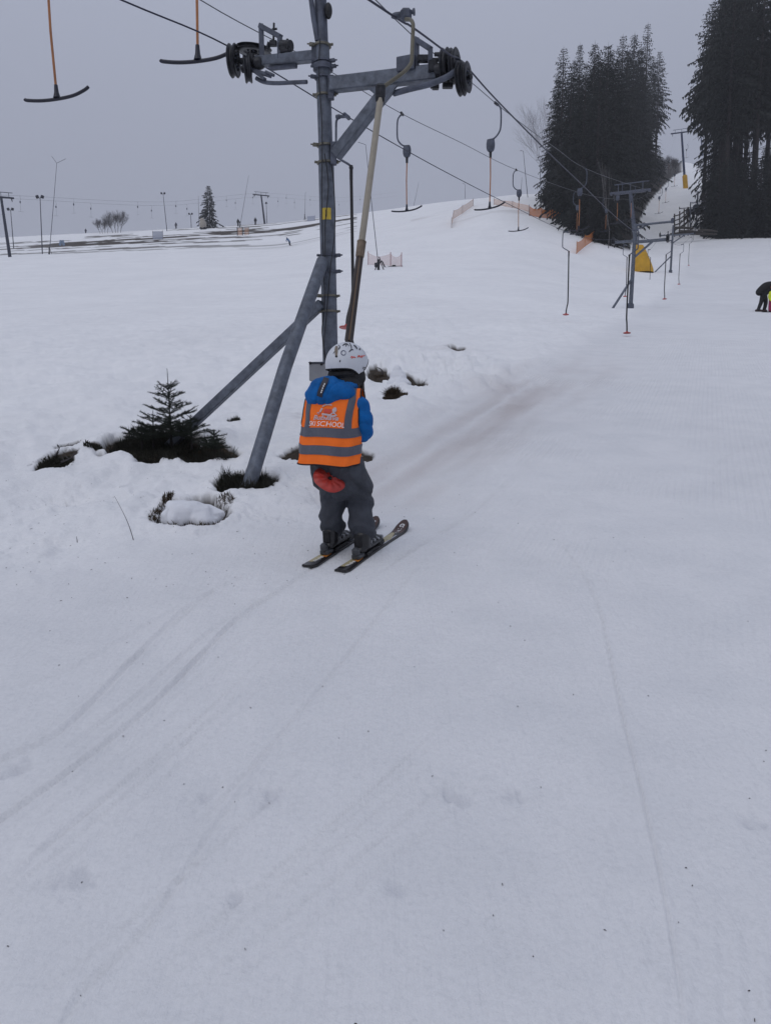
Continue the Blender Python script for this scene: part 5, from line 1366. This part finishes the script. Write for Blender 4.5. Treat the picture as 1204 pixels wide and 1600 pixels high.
# ---- the woods
def spruce_mesh(seed, Ht, Rd, cs, dens=1.0, leafy=1.0):
    """crown of a tall spruce: whorls of drooping boughs, each hung with small ragged sprays"""
    r = np.random.default_rng(seed); V = []; Fc = []; z_ = cs*Ht
    lobes = r.uniform(.75, 1.25, 8)
    while z_ < Ht-.2:
        t_ = (z_-cs*Ht)/(Ht-cs*Ht)
        prof = (1-t_)**.74*(min(1, .5+t_*2.4) if cs > .2 else 1.0)
        k = int(r.integers(4, 7)); a0 = r.uniform(0, 6.28); wh = r.uniform(.7, 1.15)
        for j in range(k):
            g = a0+6.283*j/k+r.uniform(-.35, .35)
            L_ = Rd*prof*r.uniform(.62, 1.15)*wh*lobes[int((g/6.283*4+z_*.21) % 8)]+.16+.10*t_
            el = .62*t_-.20+r.uniform(-.10, .12)
            ca, sa = math.cos(g), math.sin(g)
            e_ = np.array([ca*L_, sa*L_, z_+L_*math.sin(el)-.46*L_*(1-t_)**.5]); m_m = np.array([ca*L_*.55, sa*L_*.55, z_+L_*.55*math.sin(el)-.08*L_])
            o = len(V); w3 = .03
            V += [(0, 0, z_+w3), (0, 0, z_-w3), tuple(m_m+[0,0,w3*.7]), tuple(m_m-[0,0,w3*.7]), tuple(e_)]; Fc += [(o, o+1, o+3, o+2), (o+2, o+3, o+4)]
            n = max(3, int(L_/.145*dens)); sz = (.45+.55*(1-t_))*r.uniform(.8, 1.2)
            for i in range(n):
                s_ = .10+.95*(i+r.random())/n
                q = (1-s_)**2*np.array([0, 0, z_])+2*s_*(1-s_)*m_m+s_*s_*e_
                if r.random() > .95*leafy: continue
                sg = 1 if r.random() < .5 else -1
                sd_ = np.array([-sa, ca, 0])*sg*r.uniform(.05, .42)*(1.2-.75*s_)*sz+np.array([ca, sa, 0])*r.uniform(-.05, .28)*sz
                dn = np.array([0, 0, -1])*r.uniform(.15, .68)*sz
                wv = np.array([ca, sa, r.uniform(-.3,.3)])*r.uniform(.07, .14)*sz
                o = len(V)
                V += [tuple(q-wv), tuple(q+wv), tuple(q+sd_*.7+wv*.9+dn*.4), tuple(q+sd_+dn)]
                Fc += [(o, o+1, o+2), (o, o+2, o+3)]
        z_ += r.uniform(.26, .50)*(1-.30*t_)
    o = len(V); V += [(-.03, 0, Ht-.7), (.03, 0, Ht-.7), (0, 0, Ht+.45), (0, -.03, Ht-.7), (0, .03, Ht-.7)]; Fc += [(o, o+1, o+2), (o+3, o+4, o+2)]
    me_ = bpy.data.meshes.new('crown'); me_.from_pydata([tuple(map(float, v)) for v in V], [], Fc); me_.materials.append(SPR); me_.update(); return me_
def trunk_mesh(Ht, seed, cs, r0=.26):
    rs = random.Random(seed); mb = MB().tube([(0,0,-1.5), (0,0,0), (rs.uniform(-.1,.1), 0, Ht*.5), (0,0,Ht*.98)], [r0*1.3, r0, r0*.6, .03], 9)
    if cs > .2:
        for k in range(int(cs*Ht*3.0)):                # dead snags on the bare lower trunk
            z_ = rs.uniform(1.5, cs*Ht+1); g = rs.uniform(0, 6.28); l = rs.uniform(.4, 1.9)
            mb.tube([(0,0,z_), (math.cos(g)*l*.6, math.sin(g)*l*.6, z_-.05*l), (math.cos(g)*l, math.sin(g)*l, z_-.30*l)], [.03,.02,.006], 3)
    return mb.mesh('trunk', BARK)
SPEC = {'full': [(25, 3.5, .03, 1.0, 1.0)]*4, 'high': [(26, 3.1, .42, 1.0, .95)]*4, 'thin': [(26, 2.5, .22, .9, .80)]*3, 'small': [(9, 2.1, .02, 1.1, 1.0)]*3, 'lone': [(11, 2.7, .02, 1.9, 1.0)]}
BANK = {}
sdk = 100
for kk, lst in SPEC.items():
    BANK[kk] = []
    for i_, (H_, R0, cs, dn, lf) in enumerate(lst):
        sdk += 1; BANK[kk].append((spruce_mesh(sdk, H_, R0*(.92+.08*i_), cs, dn, lf), trunk_mesh(H_, sdk, cs, .26 if H_ > 12 else .12), H_))
def spruce(kind, px, tpy, Y, label, group, wide=1.0, lean=0.0, seed=0):
    if group and kind != 'lone':             # keep the boughs off the piste between the woods
        rad = {'full': 3.4, 'high': 3.0, 'thin': 2.4, 'small': 2.1}[kind]; hh_ = (ray(px, tpy)[1]-.24)*Y; rad *= hh_/{'small': 9}.get(kind, 25.5)*wide*(1.1 if hh_ > 16 else .9); rp = rad*F/Y
        if group.startswith('spruces of the left') and kind != 'high':
            lY, lX = [85,112,142,168,215,250], [966,972,978,990,1015,1030]
            if hh_ > 16: Y = max(Y, float(np.interp(px+.28*rp, lX, lY)))
            else: px = min(px, float(np.interp(Y, lY, lX))-.62*rp)
        if group.startswith('spruces of the right'): px = max(px, (float(np.interp(Y, [105,120,135,150,185,250], [1084,1078,1072,1073,1074,1080])) if kind != 'high' else 1076)+(.85 if kind == 'high' else .6)*rp)
    rs = random.Random(seed*31+int(px)); a_, b_ = ray(px, tpy); x = a_*Y; zb = gz(x, Y); Ht = b_*Y-zb
    cm, tm, H0 = BANK[kind][rs.randint(0, len(BANK[kind])-1)]
    r = empty('spruce_tree', (x, Y, zb), label, 'spruce tree', group); s_ = Ht/H0
    wide *= 1.22 if kind in ('full', 'thin', 'high') and Ht > 16 else .92
    r.scale = (s_*wide, s_*wide, s_); r.rotation_euler = (0, lean, rs.uniform(0, 6.28))
    for nm, m_m in (('trunk', tm), ('crown', cm)):
        o = bpy.data.objects.new(nm, m_m); C.objects.link(o); o.parent = r
    return r
LW, RW = 'spruces of the left wood', 'spruces of the right wood'
edge_l = [
 ('full',880,74,112,'leftmost tall spruce of the left wood, with a rounded shaggy top',.95), ('thin',906,68,118,'thin pointed spruce second from the left in the left wood',.85),
 ('full',929,66,108,'spruce with a pointed top left of the middle of the left wood',1.0), ('full',950,68,106,'broad spruce at the middle of the left wood',1.05),
 ('full',973,55,112,'spruce right of the middle of the left wood, left of the double tip',.95), ('full',991,52,124,'spruce directly left of the left wood\'s tallest tree',1.0),
 ('thin',1012,36,150,'tallest spruce of the left wood, its thin top above all its neighbours',.95), ('high',1030,80,240,'bare trunked spruce at the right edge of the left wood, beside the narrow piste',.9),
 ('high',1021,92,246,'second bare trunked spruce behind the right edge of the left wood',.7),
 ('thin',862,215,128,'low spruce at the far left foot of the left wood',1.3)]
for i_, (kd, px, ty, Y, lab, wd) in enumerate(edge_l): spruce(kd, px, ty, Y, lab, LW, wd, 0, i_)
lab = 'dark spruce crowded inside the left wood, crown merged with its neighbours'
for i_, (px, ty, Y) in enumerate([(893,112,102),(915,98,100),(938,94,98),(962,92,100),(984,88,116),(905,124,124),(925,104,128),(945,100,124),(968,90,126),(994,98,140),(994,124,150),(1003,106,162),
                                  (890,150,114),(870,150,120),(953,80,134),(980,78,138),(1008,118,178),(1001,74,158),(897,92,132),(935,82,116),(1011,160,190),(872,118,126)]):
    spruce('full', px, ty, Y, lab, LW, 1.0, 0, 40+i_)
lab = 'young spruce in the dark skirt along the foot of the left wood'
for i_, (px, ty, Y) in enumerate([(856,262,122),(868,240,115),(880,250,108),(893,245,101),(906,250,96),(920,262,94),(935,255,92),(948,262,92),(955,285,94),(965,268,118),(973,260,146),(980,250,166),(990,245,184),(1000,240,200),(1008,236,214),
                                  (852,290,119),(863,300,115),(914,300,95),(944,305,92),(953,312,95),(930,310,93),(950,300,93),(900,290,97),(964,305,115),(875,285,107),(971,300,142),(888,215,110),(912,205,102),(940,200,99),(966,205,112),(978,210,140)]):
    spruce('small' if i_ % 3 else 'full', px, ty, Y, lab, LW, 1.35 if i_ % 3 else 1.25, 0, 80+i_)
for i_, (px, ty, Y) in enumerate([(975,292,128),(980,285,142),(985,280,152),(990,268,163),(996,262,175),(1003,252,188),(1009,248,200),(1014,240,211),(1019,238,222),(1025,236,234),(1030,238,246),(1034,244,256),(986,262,170),(998,246,196),(1010,236,218),(1020,232,238),(972,262,140),(980,255,160)]):
    spruce('small', px, ty, Y, lab, LW, 1.35, 0, 300+i_)
edge_r = [('full',1138,-30,124,'tall spruce at the left edge of the right wood, shaggy boughs overhanging the piste',.78), ('high',1113,2,160,'slim spruce behind the left edge of the right wood, top just inside the photo',.85),
          ('high',1181,-60,128,'bare trunked spruce at the right of the photo, left of the sky gap',.85), ('high',1199,-80,110,'bare trunked spruce at the right border of the photo, right of the sky gap',.9),
          ('high',1190,-10,145,'slender bare trunk standing in the sky gap of the right wood',.6)]
for i_, (kd, px, ty, Y, lab, wd) in enumerate(edge_r): spruce(kd, px, ty, Y, lab, RW, wd, 0, 130+i_)
lab = 'tall spruce crowded inside the right wood, top above the frame'
for i_, (px, ty, Y) in enumerate([(1152,-60,114),(1141,-50,134),(1165,-70,122),(1130,-20,148),(1147,-40,150),(1161,-40,142),(1140,-20,120),(1172,-60,150),(1225,-80,112),(1240,-60,125),(1215,-60,140),(1148,-20,110),(1155,-80,128),(1136,-10,160),(1262,-70,118),(1290,-60,125),(1126,15,170)]):
    spruce('high', px, ty, Y, lab, RW, .95, 0, 160+i_)
lab = 'young spruce in the dark skirt along the foot of the right wood'
for i_, (px, ty, Y) in enumerate([(1109,282,190),(1104,300,160),(1110,290,140),(1111,276,122),(1120,264,112),(1125,248,110),(1137,244,108),(1150,240,110),(1163,246,110),(1176,250,109),(1190,242,108),(1202,240,109),(1216,240,108),(1106,318,128),(1113,300,112),(1130,285,108),(1157,285,108),(1184,280,108),(1208,285,108),(1101,330,136),
                                  (1235,240,108),(1260,240,110),(1118,245,170),(1117,235,185),(1126,235,145),(1143,225,130),(1170,232,126),(1195,228,122)]):
    spruce('small' if i_ % 3 else 'full', px, ty, Y, lab, RW, 1.35 if i_ % 3 else 1.2, 0, 190+i_)
# spruce on the far left slope
r = spruce('lone', 326, 290, 205, 'lone dark spruce on the distant skyline left of the near pylon', None, 1.4, 0, 7)
# bare broadleaf trees
def bare_tree(px, pyb, pyt, Y, spread, seed, label, m=TWIG, depth=5, r0=.16, cat='bare tree', grp=None, base_z_=None, stems=1):
    rs = random.Random(seed); a_, _ = ray(px, pyb); x = a_*Y; z0 = gz(x, Y) if base_z_ is None else base_z_; Ht = ray(px, pyt)[1]*Y-z0
    r = empty('bare_tree', (x, Y, z0), label, cat, grp); tk, cr = MB(), MB()
    def grow(p, d, l, rad, lv):
        e_ = p+d*l; mid = p.lerp(e_, .5)+Vector((rs.uniform(-1,1), rs.uniform(-1,1), 0))*l*.05
        (tk if lv == 0 else cr).tube([p, mid, e_], [rad, rad*.85, rad*.66], 5 if lv < 2 else 3, False)
        if lv >= depth: return
        for k in range(3 if lv < 3 else 2):
            g = rs.uniform(0, 6.28); s_ = rs.uniform(.3, .8)*spread; nd = (d+Vector((math.cos(g)*s_, math.sin(g)*s_, rs.uniform(-.05, .30)))).normalized()
            grow(p.lerp(e_, rs.uniform(.55, 1)), nd, l*rs.uniform(.62, .82), rad*.58, lv+1)
        grow(e_, (d+Vector((rs.uniform(-.2,.2), rs.uniform(-.2,.2), .15))).normalized(), l*.75, rad*.66, lv+1)
    for s_ in range(stems): grow(Vector((x+(s_-stems/2)*(.6 if stems > 3 else .3), Y, z0-.3)), Vector((rs.uniform(-.15,.15)+(.18*(s_-stems/2) if stems > 3 else 0), 0, 1)).normalized(), Ht*.27, r0, 0)
    tk.obj('trunk', m, r); cr.obj('crown', m, r); return r
bare_tree(858, 300, 128, 122, .8, 4, 'pale bare birch leaning out from the left side of the left wood', mat('birch_twigs', (.20,.19,.20), .9, 0, .3, 5), 6, .05)
bare_tree(953, 352, 152, 89, .18, 8, 'thin pale birch standing in front of the left wood', BARK2, 2, .05)
bare_tree(184, 354, 322, 205, 1.0, 12, 'larger bare round bush tree on the far left skyline', TWIG, 6, .06, 'bare tree', 'bare trees on the far left skyline', None, 4)
bare_tree(164, 354, 336, 205, 1.1, 17, 'smaller bare bush tree left of the larger one on the far skyline', TWIG, 6, .05, 'bare tree', 'bare trees on the far left skyline', None, 4)
for i_, (px, pb, pt_, Y) in enumerate([(1046,262,236,262),(1036,264,240,255),(1055,262,240,268)]):
    bare_tree(px, pb, pt_, Y, 1.2, 30+i_, ['bare bush at the head of the narrow piste, middle of three','leftmost bare bush at the head of the narrow piste','rightmost bare bush at the head of the narrow piste'][i_], TWIG, 5, .07, 'bare bush', 'bushes at the head of the narrow piste', None, 3)

# ================================================================== things on the slope
LAMPM = mat('lamp_post_grey', (.07,.075,.095), .6, .2, .2, 4)
def lamp(px, pyb, pxt, pyt, Y, label, heads=2, s_=1.0):
    b0 = ground(ray(px, pyb)[0]*Y, Y); tp = P(pxt, pyt, Y); r = empty('floodlight_mast', b0, label, 'floodlight mast', 'floodlight masts on the far left slope')
    MB().tube([b0-Vector((0,0,.3)), tp], [.10, .06], 8).obj('mast', LAMPM, r)
    MB().tube([tp-Vector((.5*s_,0,.05)), tp+Vector((.5*s_,0,-.05))], .04, 6).obj('bracket', LAMPM, r)
    for k in ((-1, 1) if heads == 2 else (0,)): MB().box(tp+Vector((.42*k*s_, -.1, .12)), (.46*s_, .35, .5*s_), Matrix.Rotation(.3*k, 3, 'Y'), .05).obj('lamp_head', NAVY, r)
lamp(66, 386, 63, 309, 134, 'twin headed floodlight mast, tallest, standing at the far left')
lamp(21, 372, 17, 328, 160, 'floodlight mast close behind the leaning tower at the left edge', 2, 1.0)
lamp(261, 354, 255, 303, 200, 'slim twin headed floodlight mast left of the lone spruce', 2, .9)
lamp(299, 351, 298, 335, 215, 'short floodlight mast just left of the lone spruce', 2, .9)
lamp(417, 345, 416, 318, 225, 'floodlight mast just behind the distant skyline tower', 1, 1)
def lance(px, pyb, pxt, pyt, Y, label, top=(), foot=True, r_=.055, z=None):
    a_ = ray(px, pyb); b0 = ground(a_[0]*Y, Y) if z is None else P(px, pyb, Y); r = empty('snow_lance', b0, label, 'snow lance', 'snow making lances on the slopes')
    tp = P(pxt, pyt, Y); MB().tube([b0+Vector((0,0,.3)), b0.lerp(tp, .5), tp], [r_, r_*.8, r_*.55], 7).obj('pole', LAMPM, r)
    for (x_, y_) in top: MB().tube([tp, P(x_, y_, Y)], r_*.6, 5).obj('nozzle_arm', LAMPM, r)
    if foot:
        k = Y/120; MB().tube([b0-Vector((0,0,.2)), b0+Vector((0,0,1.1*k**.5))], .10, 8).tube([b0+Vector((.45,0,-.1)), b0+Vector((.05,0,1.0))], .04, 5).tube([b0+Vector((-.3,.2,-.1)), b0+Vector((-.02,0,.8))], .04, 5).obj('stand', STEEL, r)
    return r
lance(77, 384, 89, 255, 132, 'tallest snow lance, with a forked top, at the far left', [(81,244),(103,248)])
lance(375, 350, 388, 277, 200, 'snow lance leaning right, between the lone spruce and the near pylon', [(389,274)])
ln5 = lance(591, 416, 571, 226, 62, 'snow lance with a bent tip rising from the pink netting right of the near pylon', [(559,222)], True, .032)
lance(824, 306, 817, 236, 128, 'thin snow lance leaning left in front of the left wood\'s edge', [(812,235)], False)
lance(476, 343, 477, 302, 215, 'faint snow lance on the skyline just left of the near pylon', [(478,300)])
lance(646, 325, 654, 284, 190, 'very faint thin lance on the skyline above the pink netting', [], False, .04)
lance(726, 316, 726, 288, 170, 'short thin marker pole on the hill crest between two T bar hangers', [(722,286)], False, .05)
lance(813, 300, 815, 277, 165, 'short thin pole on the hill crest beside the T bar above it', [], False, .05)
lance(311, 352, 310, 306, 210, 'faint upright lance touching the lone spruce on its left', [], False, .06)
lance(845, 335, 843, 250, 112, 'dark upright pole at the left foot of the left wood', [(837,250)], False, .07)
# the hose and valve beside the near lance
g_ = GP(592, 418); hz = MB().tube(catm([g_+Vector((-.1,0,.05)), g_+Vector((.2,-.1,.5)), g_+Vector((.5,-.1,.0)), g_+Vector((.9,0,.05)), g_+Vector((1.6,0,.08)), g_+Vector((1.9,0,.12))], 6), .05, 7)
hz.box(g_+Vector((-.25,0,.2)), (.25,.2,.35), None, .05).box(g_+Vector((1.2,0,.1)), (.3,.2,.2), None, .05); tag(hz.obj('water_hose', STEEL), 'dark hose and valve lying at the foot of the netted snow lance', 'hose')
# nets and fences
def net(name, pts, hgt, label, m, pm=None, cat='safety net', posts=True, grp=None, pr=.03, sag=.15, seg=6):
    g0 = ground(pts[0][0], pts[0][1]); r = empty(name, g0, label, cat, grp)
    for (x0, y0), (x1, y1) in zip(pts, pts[1:]):
        a_, b_ = ground(x0, y0), ground(x1, y1); vs = []; fs = []
        for i in range(seg+1):
            t_ = i/seg; p = a_.lerp(b_, t_); p.z = gz(p.x, p.y); hh_ = hgt*(1-sag*math.sin(math.pi*t_))
            off_ = Vector((0, .06*math.sin(t_*9+x0), 0))
            for k in range(4): vs.append(p+off_*(k/3)+Vector((0,0,.03+hh_*k/3)))
            if i:
                for k in range(3): q_ = (i-1)*4+k; fs.append((q_, q_+4, q_+5, q_+1))
        MB().add(vs, fs).obj('net_panel', m, r, False)
    if posts:
        for (x0, y0) in pts: a_ = ground(x0, y0); MB().tube([a_-Vector((0,0,.2)), a_+Vector((0,0,hgt*1.12))], pr, 6).obj('post', pm, r)
    return r
def bh(px, py): return base_hit(px, py)
REDPOST = mat('dull_red_post', (.22,.04,.04), .6); GPOST = mat('grey_post', (.12,.11,.12), .7)
net('safety_net', [bh(575,414), bh(610,416), bh(627,417)], 1.0, 'pale pink safety net on red posts behind the snow lance, right of the near pylon', NET_P, REDPOST, seg=8, sag=.3)
net('safety_net', [bh(705,357), bh(708,343), bh(722,334), bh(739,322)], 1.15, 'faded orange net climbing the snowy hump right of the near pylon', NET_F, GPOST, sag=.1)
net('safety_net', [bh(771,320), bh(800,327), bh(826,333)], .9, 'long low faded orange net running down the hump to the left wood', NET_F, GPOST, sag=.15)
net('safety_net', [bh(826,339), bh(845,341), bh(860,342), bh(879,343)], 1.25, 'orange safety net along the left foot of the left wood', NET_O, GPOST, sag=.25)
net('safety_net', [bh(900,397), bh(913,386), bh(926,377), bh(940,374)], 1.15, 'bright orange leaning net in front of the left wood, left of the second pylon', NET_O, mat('orange_post', (.4,.15,.03), .7), sag=.15)
net('banner_fence', [bh(239,374), bh(255,374)], 1.6, 'pale grey banner fence on the far left slope', NET_B, GPOST, 'banner', sag=0)
net('board_fence', [bh(371,368), bh(379,368)], 1.5, 'dark posted small fence on the far left slope, left of the yellowish panel', NET_F, STEEL, 'fence panel', sag=0, pr=.1)
net('board_fence', [bh(382,368), bh(389,367)], 1.5, 'yellowish fence panel on the far slope', NET_F, GPOST, 'fence panel', sag=0)
net('banner_fence', [bh(480,346), bh(492,345)], 1.2, 'pale banner on the slope directly left of the near pylon', NET_B, GPOST, 'banner', sag=0)
a_ = GP(97, 384); r = empty('a_board', a_, 'small pale blue folding board right of the tallest snow lance', 'folding board')
MB().box(a_+Vector((-.25,0,.55)), (.5,.08,1.1), Matrix.Rotation(.25,3,'Y'), .02).obj('board', mat('pale_blue_board', (.22,.30,.42), .6), r)
MB().box(a_+Vector((.30,0,.55)), (.5,.08,1.1), Matrix.Rotation(-.25,3,'Y'), .02).obj('board', bpy.data.materials['pale_blue_board'], r)
a_ = ground(*(lambda p: (p.x, p.y))(P(318, 350, 200))); r = empty('snow_gun', a_, 'beige covered snow gun at the left foot of the lone spruce', 'snow gun')
MB().ell(a_+Vector((0,-.5,1.0)), (.9,.9,1.2)).ell(a_+Vector((-.2,-.5,2.0)), (.6,.6,.6)).obj('cover', mat('beige_cover', (.34,.31,.27), .8, 0, .2, 2), r); MB().box(a_+Vector((0,-.5,.1)), (1.6,1.2,.4), None, .1).obj('base_frame', STEEL, r)
# wooden railing and felled logs at the foot of the right wood
r = empty('wooden_railing', GP(1060, 362), 'weathered wooden railing climbing beside the farthest platter pylon', 'railing')
Yr = 112
for k_ in range(4):
    MB().tube([P(1052, 338+k_*7.2, Yr), P(1062, 335+k_*6.8, Yr+2), P(1075, 325+k_*6.6, Yr+4)], .085, 6).obj('rail', WOOD, r)
for px_ in (1053, 1061, 1068, 1074): MB().tube([P(px_, 370, Yr+(px_-1052)*.18), P(px_, 334-(px_-1053)*.5, Yr+(px_-1052)*.18)], .09, 6).obj('post', WOOD, r)
r = empty('log_pile', GP(1085, 371), 'snow dusted logs lying along the crest at the foot of the right wood', 'log pile')
for (x0, y0, x1, y1) in ((1046,366,1082,364),(1060,361,1100,364),(1078,366,1119,366),(1050,356,1082,357),(1090,360,1120,362)):
    MB().tube([P(x0,y0,106), P((x0+x1)/2,(y0+y1)/2-1,106.3), P(x1,y1,106.6)], [.13,.17,.12], 8).obj('log', WOOD, r)
# small lift hut gear beside the farthest pylon
a_ = P(1088, 330, 126); r = empty('lift_gear', a_, 'dark machinery head standing right of the farthest platter pylon', 'lift machinery')
MB().box(a_, (3.2,1.2,.5), None, .1).box(a_+Vector((0,0,.6)), (1.2,.8,.8), None, .15).obj('housing', GALV_D, r); MB().tube([a_+Vector((0,0,-4.5)), a_+Vector((0,0,3))], .13, 8).obj('post', GALV_D, r)
for k_ in (-1, 1): MB().tube([a_+Vector((k_*1.3,0,-.2)), a_+Vector((k_*.5,0,-4.2))], .07, 6).obj('stay', GALV_D, r)
MB().tube(catm([a_+Vector((1.4,0,.3)), a_+Vector((2.6,0,.2)), a_+Vector((3.2,0,-1.0))], 5), .05, 6).obj('bent_arm', GALV_D, r)

# ---- people
def cloth(nm, col): return mat(nm, col, .8, 0, .2, 5)
JB, TB = cloth('far_blue_jacket', (.03,.10,.24)), cloth('far_dark_trousers', (.012,.013,.018))
def figure(loc, h, label, jm, tm, pose='stand', grp='skiers and walkers on the slopes', yaw=0, skis=True, hm=None):
    M_ = Matrix.Rotation(yaw, 3, 'Z'); loc = Vector(loc)
    def q(x, y, z): return loc+M_@(Vector((x, y, z))*h)
    r = empty('person', loc, label, 'person', grp)
    if pose == 'stand': hip, sh, hd_ = (0,0,.50), (0,.02,.80), (0,.04,.93); kn = [(-.06,.03,.27),(.06,.03,.27)]; ft = [(-.06,0,.03),(.06,0,.03)]; hands = [(-.16,.10,.50),(.16,.10,.50)]
    elif pose == 'ski': hip, sh, hd_ = (.06,-.08,.40), (-.06,.10,.68), (-.12,.18,.80); kn = [(.10,.06,.24),(.17,.03,.20)]; ft = [(.12,0,.03),(.28,-.02,.03)]; hands = [(-.05,.28,.48),(.14,.22,.42)]
    b_ = MB()
    for s_ in (0, 1): limb(b_, [q(hip[0]+(-.05+.10*s_), hip[1], hip[2]), q(*kn[s_]), q(*ft[s_])], [.075*h,.055*h,.04*h], 8)
    tr_ = remesh('body', b_, .035*h, 1, tm, r)
    j_ = MB(); limb(j_, [q(*hip), q(*sh)], [.10*h, .105*h], 10)
    for s_ in (-1, 1): limb(j_, [q(sh[0]+s_*.11, sh[1], sh[2]-.01), q(sh[0]+s_*.16, sh[1]+.03, sh[2]-.17), q(*hands[(s_+1)//2])], [.055*h,.045*h,.035*h], 8)
    remesh('jacket', j_, .03*h, 1, jm, r)
    MB().ell(q(*hd_), (.062*h,.07*h,.08*h)).obj('helmet', hm or BLKF, r)
    if skis:
        for s_ in (0, 1): f_ = Vector(ft[s_]); MB().beam(q(f_.x, f_.y-.4, .01), q(f_.x, f_.y+.5, .01), .09, .03, bev=.01).obj('ski', BLKF, r)
    return r
figure(GP(110,364), 1.75, 'distant person in a blue jacket standing on the far left slope', JB, TB)
figure(GP(170,359), 1.6, 'distant person in dark clothes right of the one in blue', TB, TB)
figure(ground(P(134,358,226).x, 226), 1.5, 'faint distant person on the skyline between the forked lance and the bare trees', cloth('far_grey_cloth', (.05,.05,.07)), TB)
figure(ground(P(275,351,222).x, 222), 1.8, 'faint distant person on the skyline left of the lone spruce', bpy.data.materials['far_grey_cloth'], TB)
figure(ground(P(372,350,205).x, 205), 1.9, 'dark distant person near the foot of the right leaning lance', TB, TB)
figure(ground(P(399,348,208).x, 208), 1.9, 'dark distant person just left of the distant skyline tower', TB, TB)
figure(GP(451,384,90), 1.55, 'skier in a pale blue jacket turning on the open slope left of the near pylon', cloth('pale_blue_jacket', (.10,.17,.30)), TB, 'ski', yaw=.6)
# adult bending over a child at the right border
g_ = GP(1190, 487); h = 1.7
ad = empty('person', g_, 'adult in black clothes bending forward at the right border of the photo', 'person')
def q(x, y, z): return g_+Vector((x, y, z))
b_ = MB(); limb(b_, [q(.05,.1,.78), q(-.05,.05,.42), q(-.20,.0,.05)], [.13,.09,.07]); limb(b_, [q(.12,.2,.78), q(.20,.15,.42), q(.12,.12,.05)], [.13,.09,.07])
limb(b_, [q(.08,.15,.82), q(.35,.15,1.0), q(.62,.12,.98)], [.16,.17,.16]); limb(b_, [q(.60,.0,.95), q(.62,-.12,.65), q(.55,-.15,.40)], [.07,.06,.045]); limb(b_, [q(.60,.25,.95), q(.66,.2,.65), q(.58,.05,.40)], [.07,.06,.045])
b_.ell(q(.88,.12,.92), (.11,.11,.12)); remesh('body', b_, .03, 2, TB, ad)
j_ = MB(); limb(j_, [q(-.12,.1,.86), q(.15,.14,1.08), q(.42,.14,1.12), q(.66,.12,1.0)], [.17,.20,.20,.17]); remesh('jacket', j_, .03, 2, BLKF, ad)
MB().ell(q(.88,.12,.95), (.12,.12,.12)).obj('hat', cloth('grey_hat', (.05,.05,.05)), ad)
for s_ in (0, 1): MB().box(q(-.18+.3*s_,.1*s_,.05), (.28,.1,.1), None, .03).obj('boot', mat('brown_boot', (.05,.03,.03), .6) if not s_ else bpy.data.materials['brown_boot'], ad)
kd = empty('person', q(.22,-.40,0), 'small child in a yellow vest and dark pink trousers beside the bending adult', 'person')
def q2(x, y, z): return q(.22+x, -.40+y, z-.06)
b_ = MB(); limb(b_, [q2(-.05,0,.5), q2(-.07,.02,.28), q2(-.08,0,.06)], [.10,.08,.07]); limb(b_, [q2(.1,0,.5), q2(.12,.02,.28), q2(.13,0,.06)], [.10,.08,.07]); b_.ell(q2(.03,0,1.0), (.09,.09,.11)); limb(b_, [q2(.02,0,.5), q2(.03,0,.88)], [.10,.06])
remesh('body', b_, .025, 2, cloth('dark_pink_trousers', (.24,.02,.07)), kd)
j_ = MB(); limb(j_, [q2(.02,0,.52), q2(.02,0,.80)], [.145,.13]); limb(j_, [q2(-.10,0,.82), q2(-.16,-.03,.62), q2(-.12,-.10,.48)], [.06,.055,.045]); limb(j_, [q2(.14,0,.82), q2(.2,-.03,.62), q2(.14,-.10,.48)], [.06,.055,.045])
remesh('vest', j_, .025, 2, mat('yellow_vest', (.55,.62,.03), .7, 0, .1, 10), kd); MB().ell(q2(.03,0,1.05), (.12,.13,.11)).obj('helmet', REDP, kd)
for s_ in (0, 1): MB().beam(q2(-.45,.15*s_-.05,-.02), q2(.5,.15*s_-.05,0), .08, .03).obj('ski', BLKF, kd)

# ================================================================== air
hz = bpy.data.materials.new('haze'); hz.use_nodes = True; t = hz.node_tree; t.nodes.clear()
o_ = t.nodes.new('ShaderNodeOutputMaterial'); pv = t.nodes.new('ShaderNodeVolumePrincipled')
pv.inputs['Color'].default_value = (.93,.95,1.0,1); pv.inputs['Density'].default_value = .00034; pv.inputs['Anisotropy'].default_value = 0
t.links.new(pv.outputs[0], o_.inputs['Volume'])
zmax = float(Z.max())+45; zmin = float(Z.min())-1
ho = MB().box((0,0,(zmax+zmin)/2), (1900,1900,zmax-zmin)).obj('haze', hz, None, False); ho['kind'] = 'stuff'; ho['label'] = 'thin winter mist over the slopes'
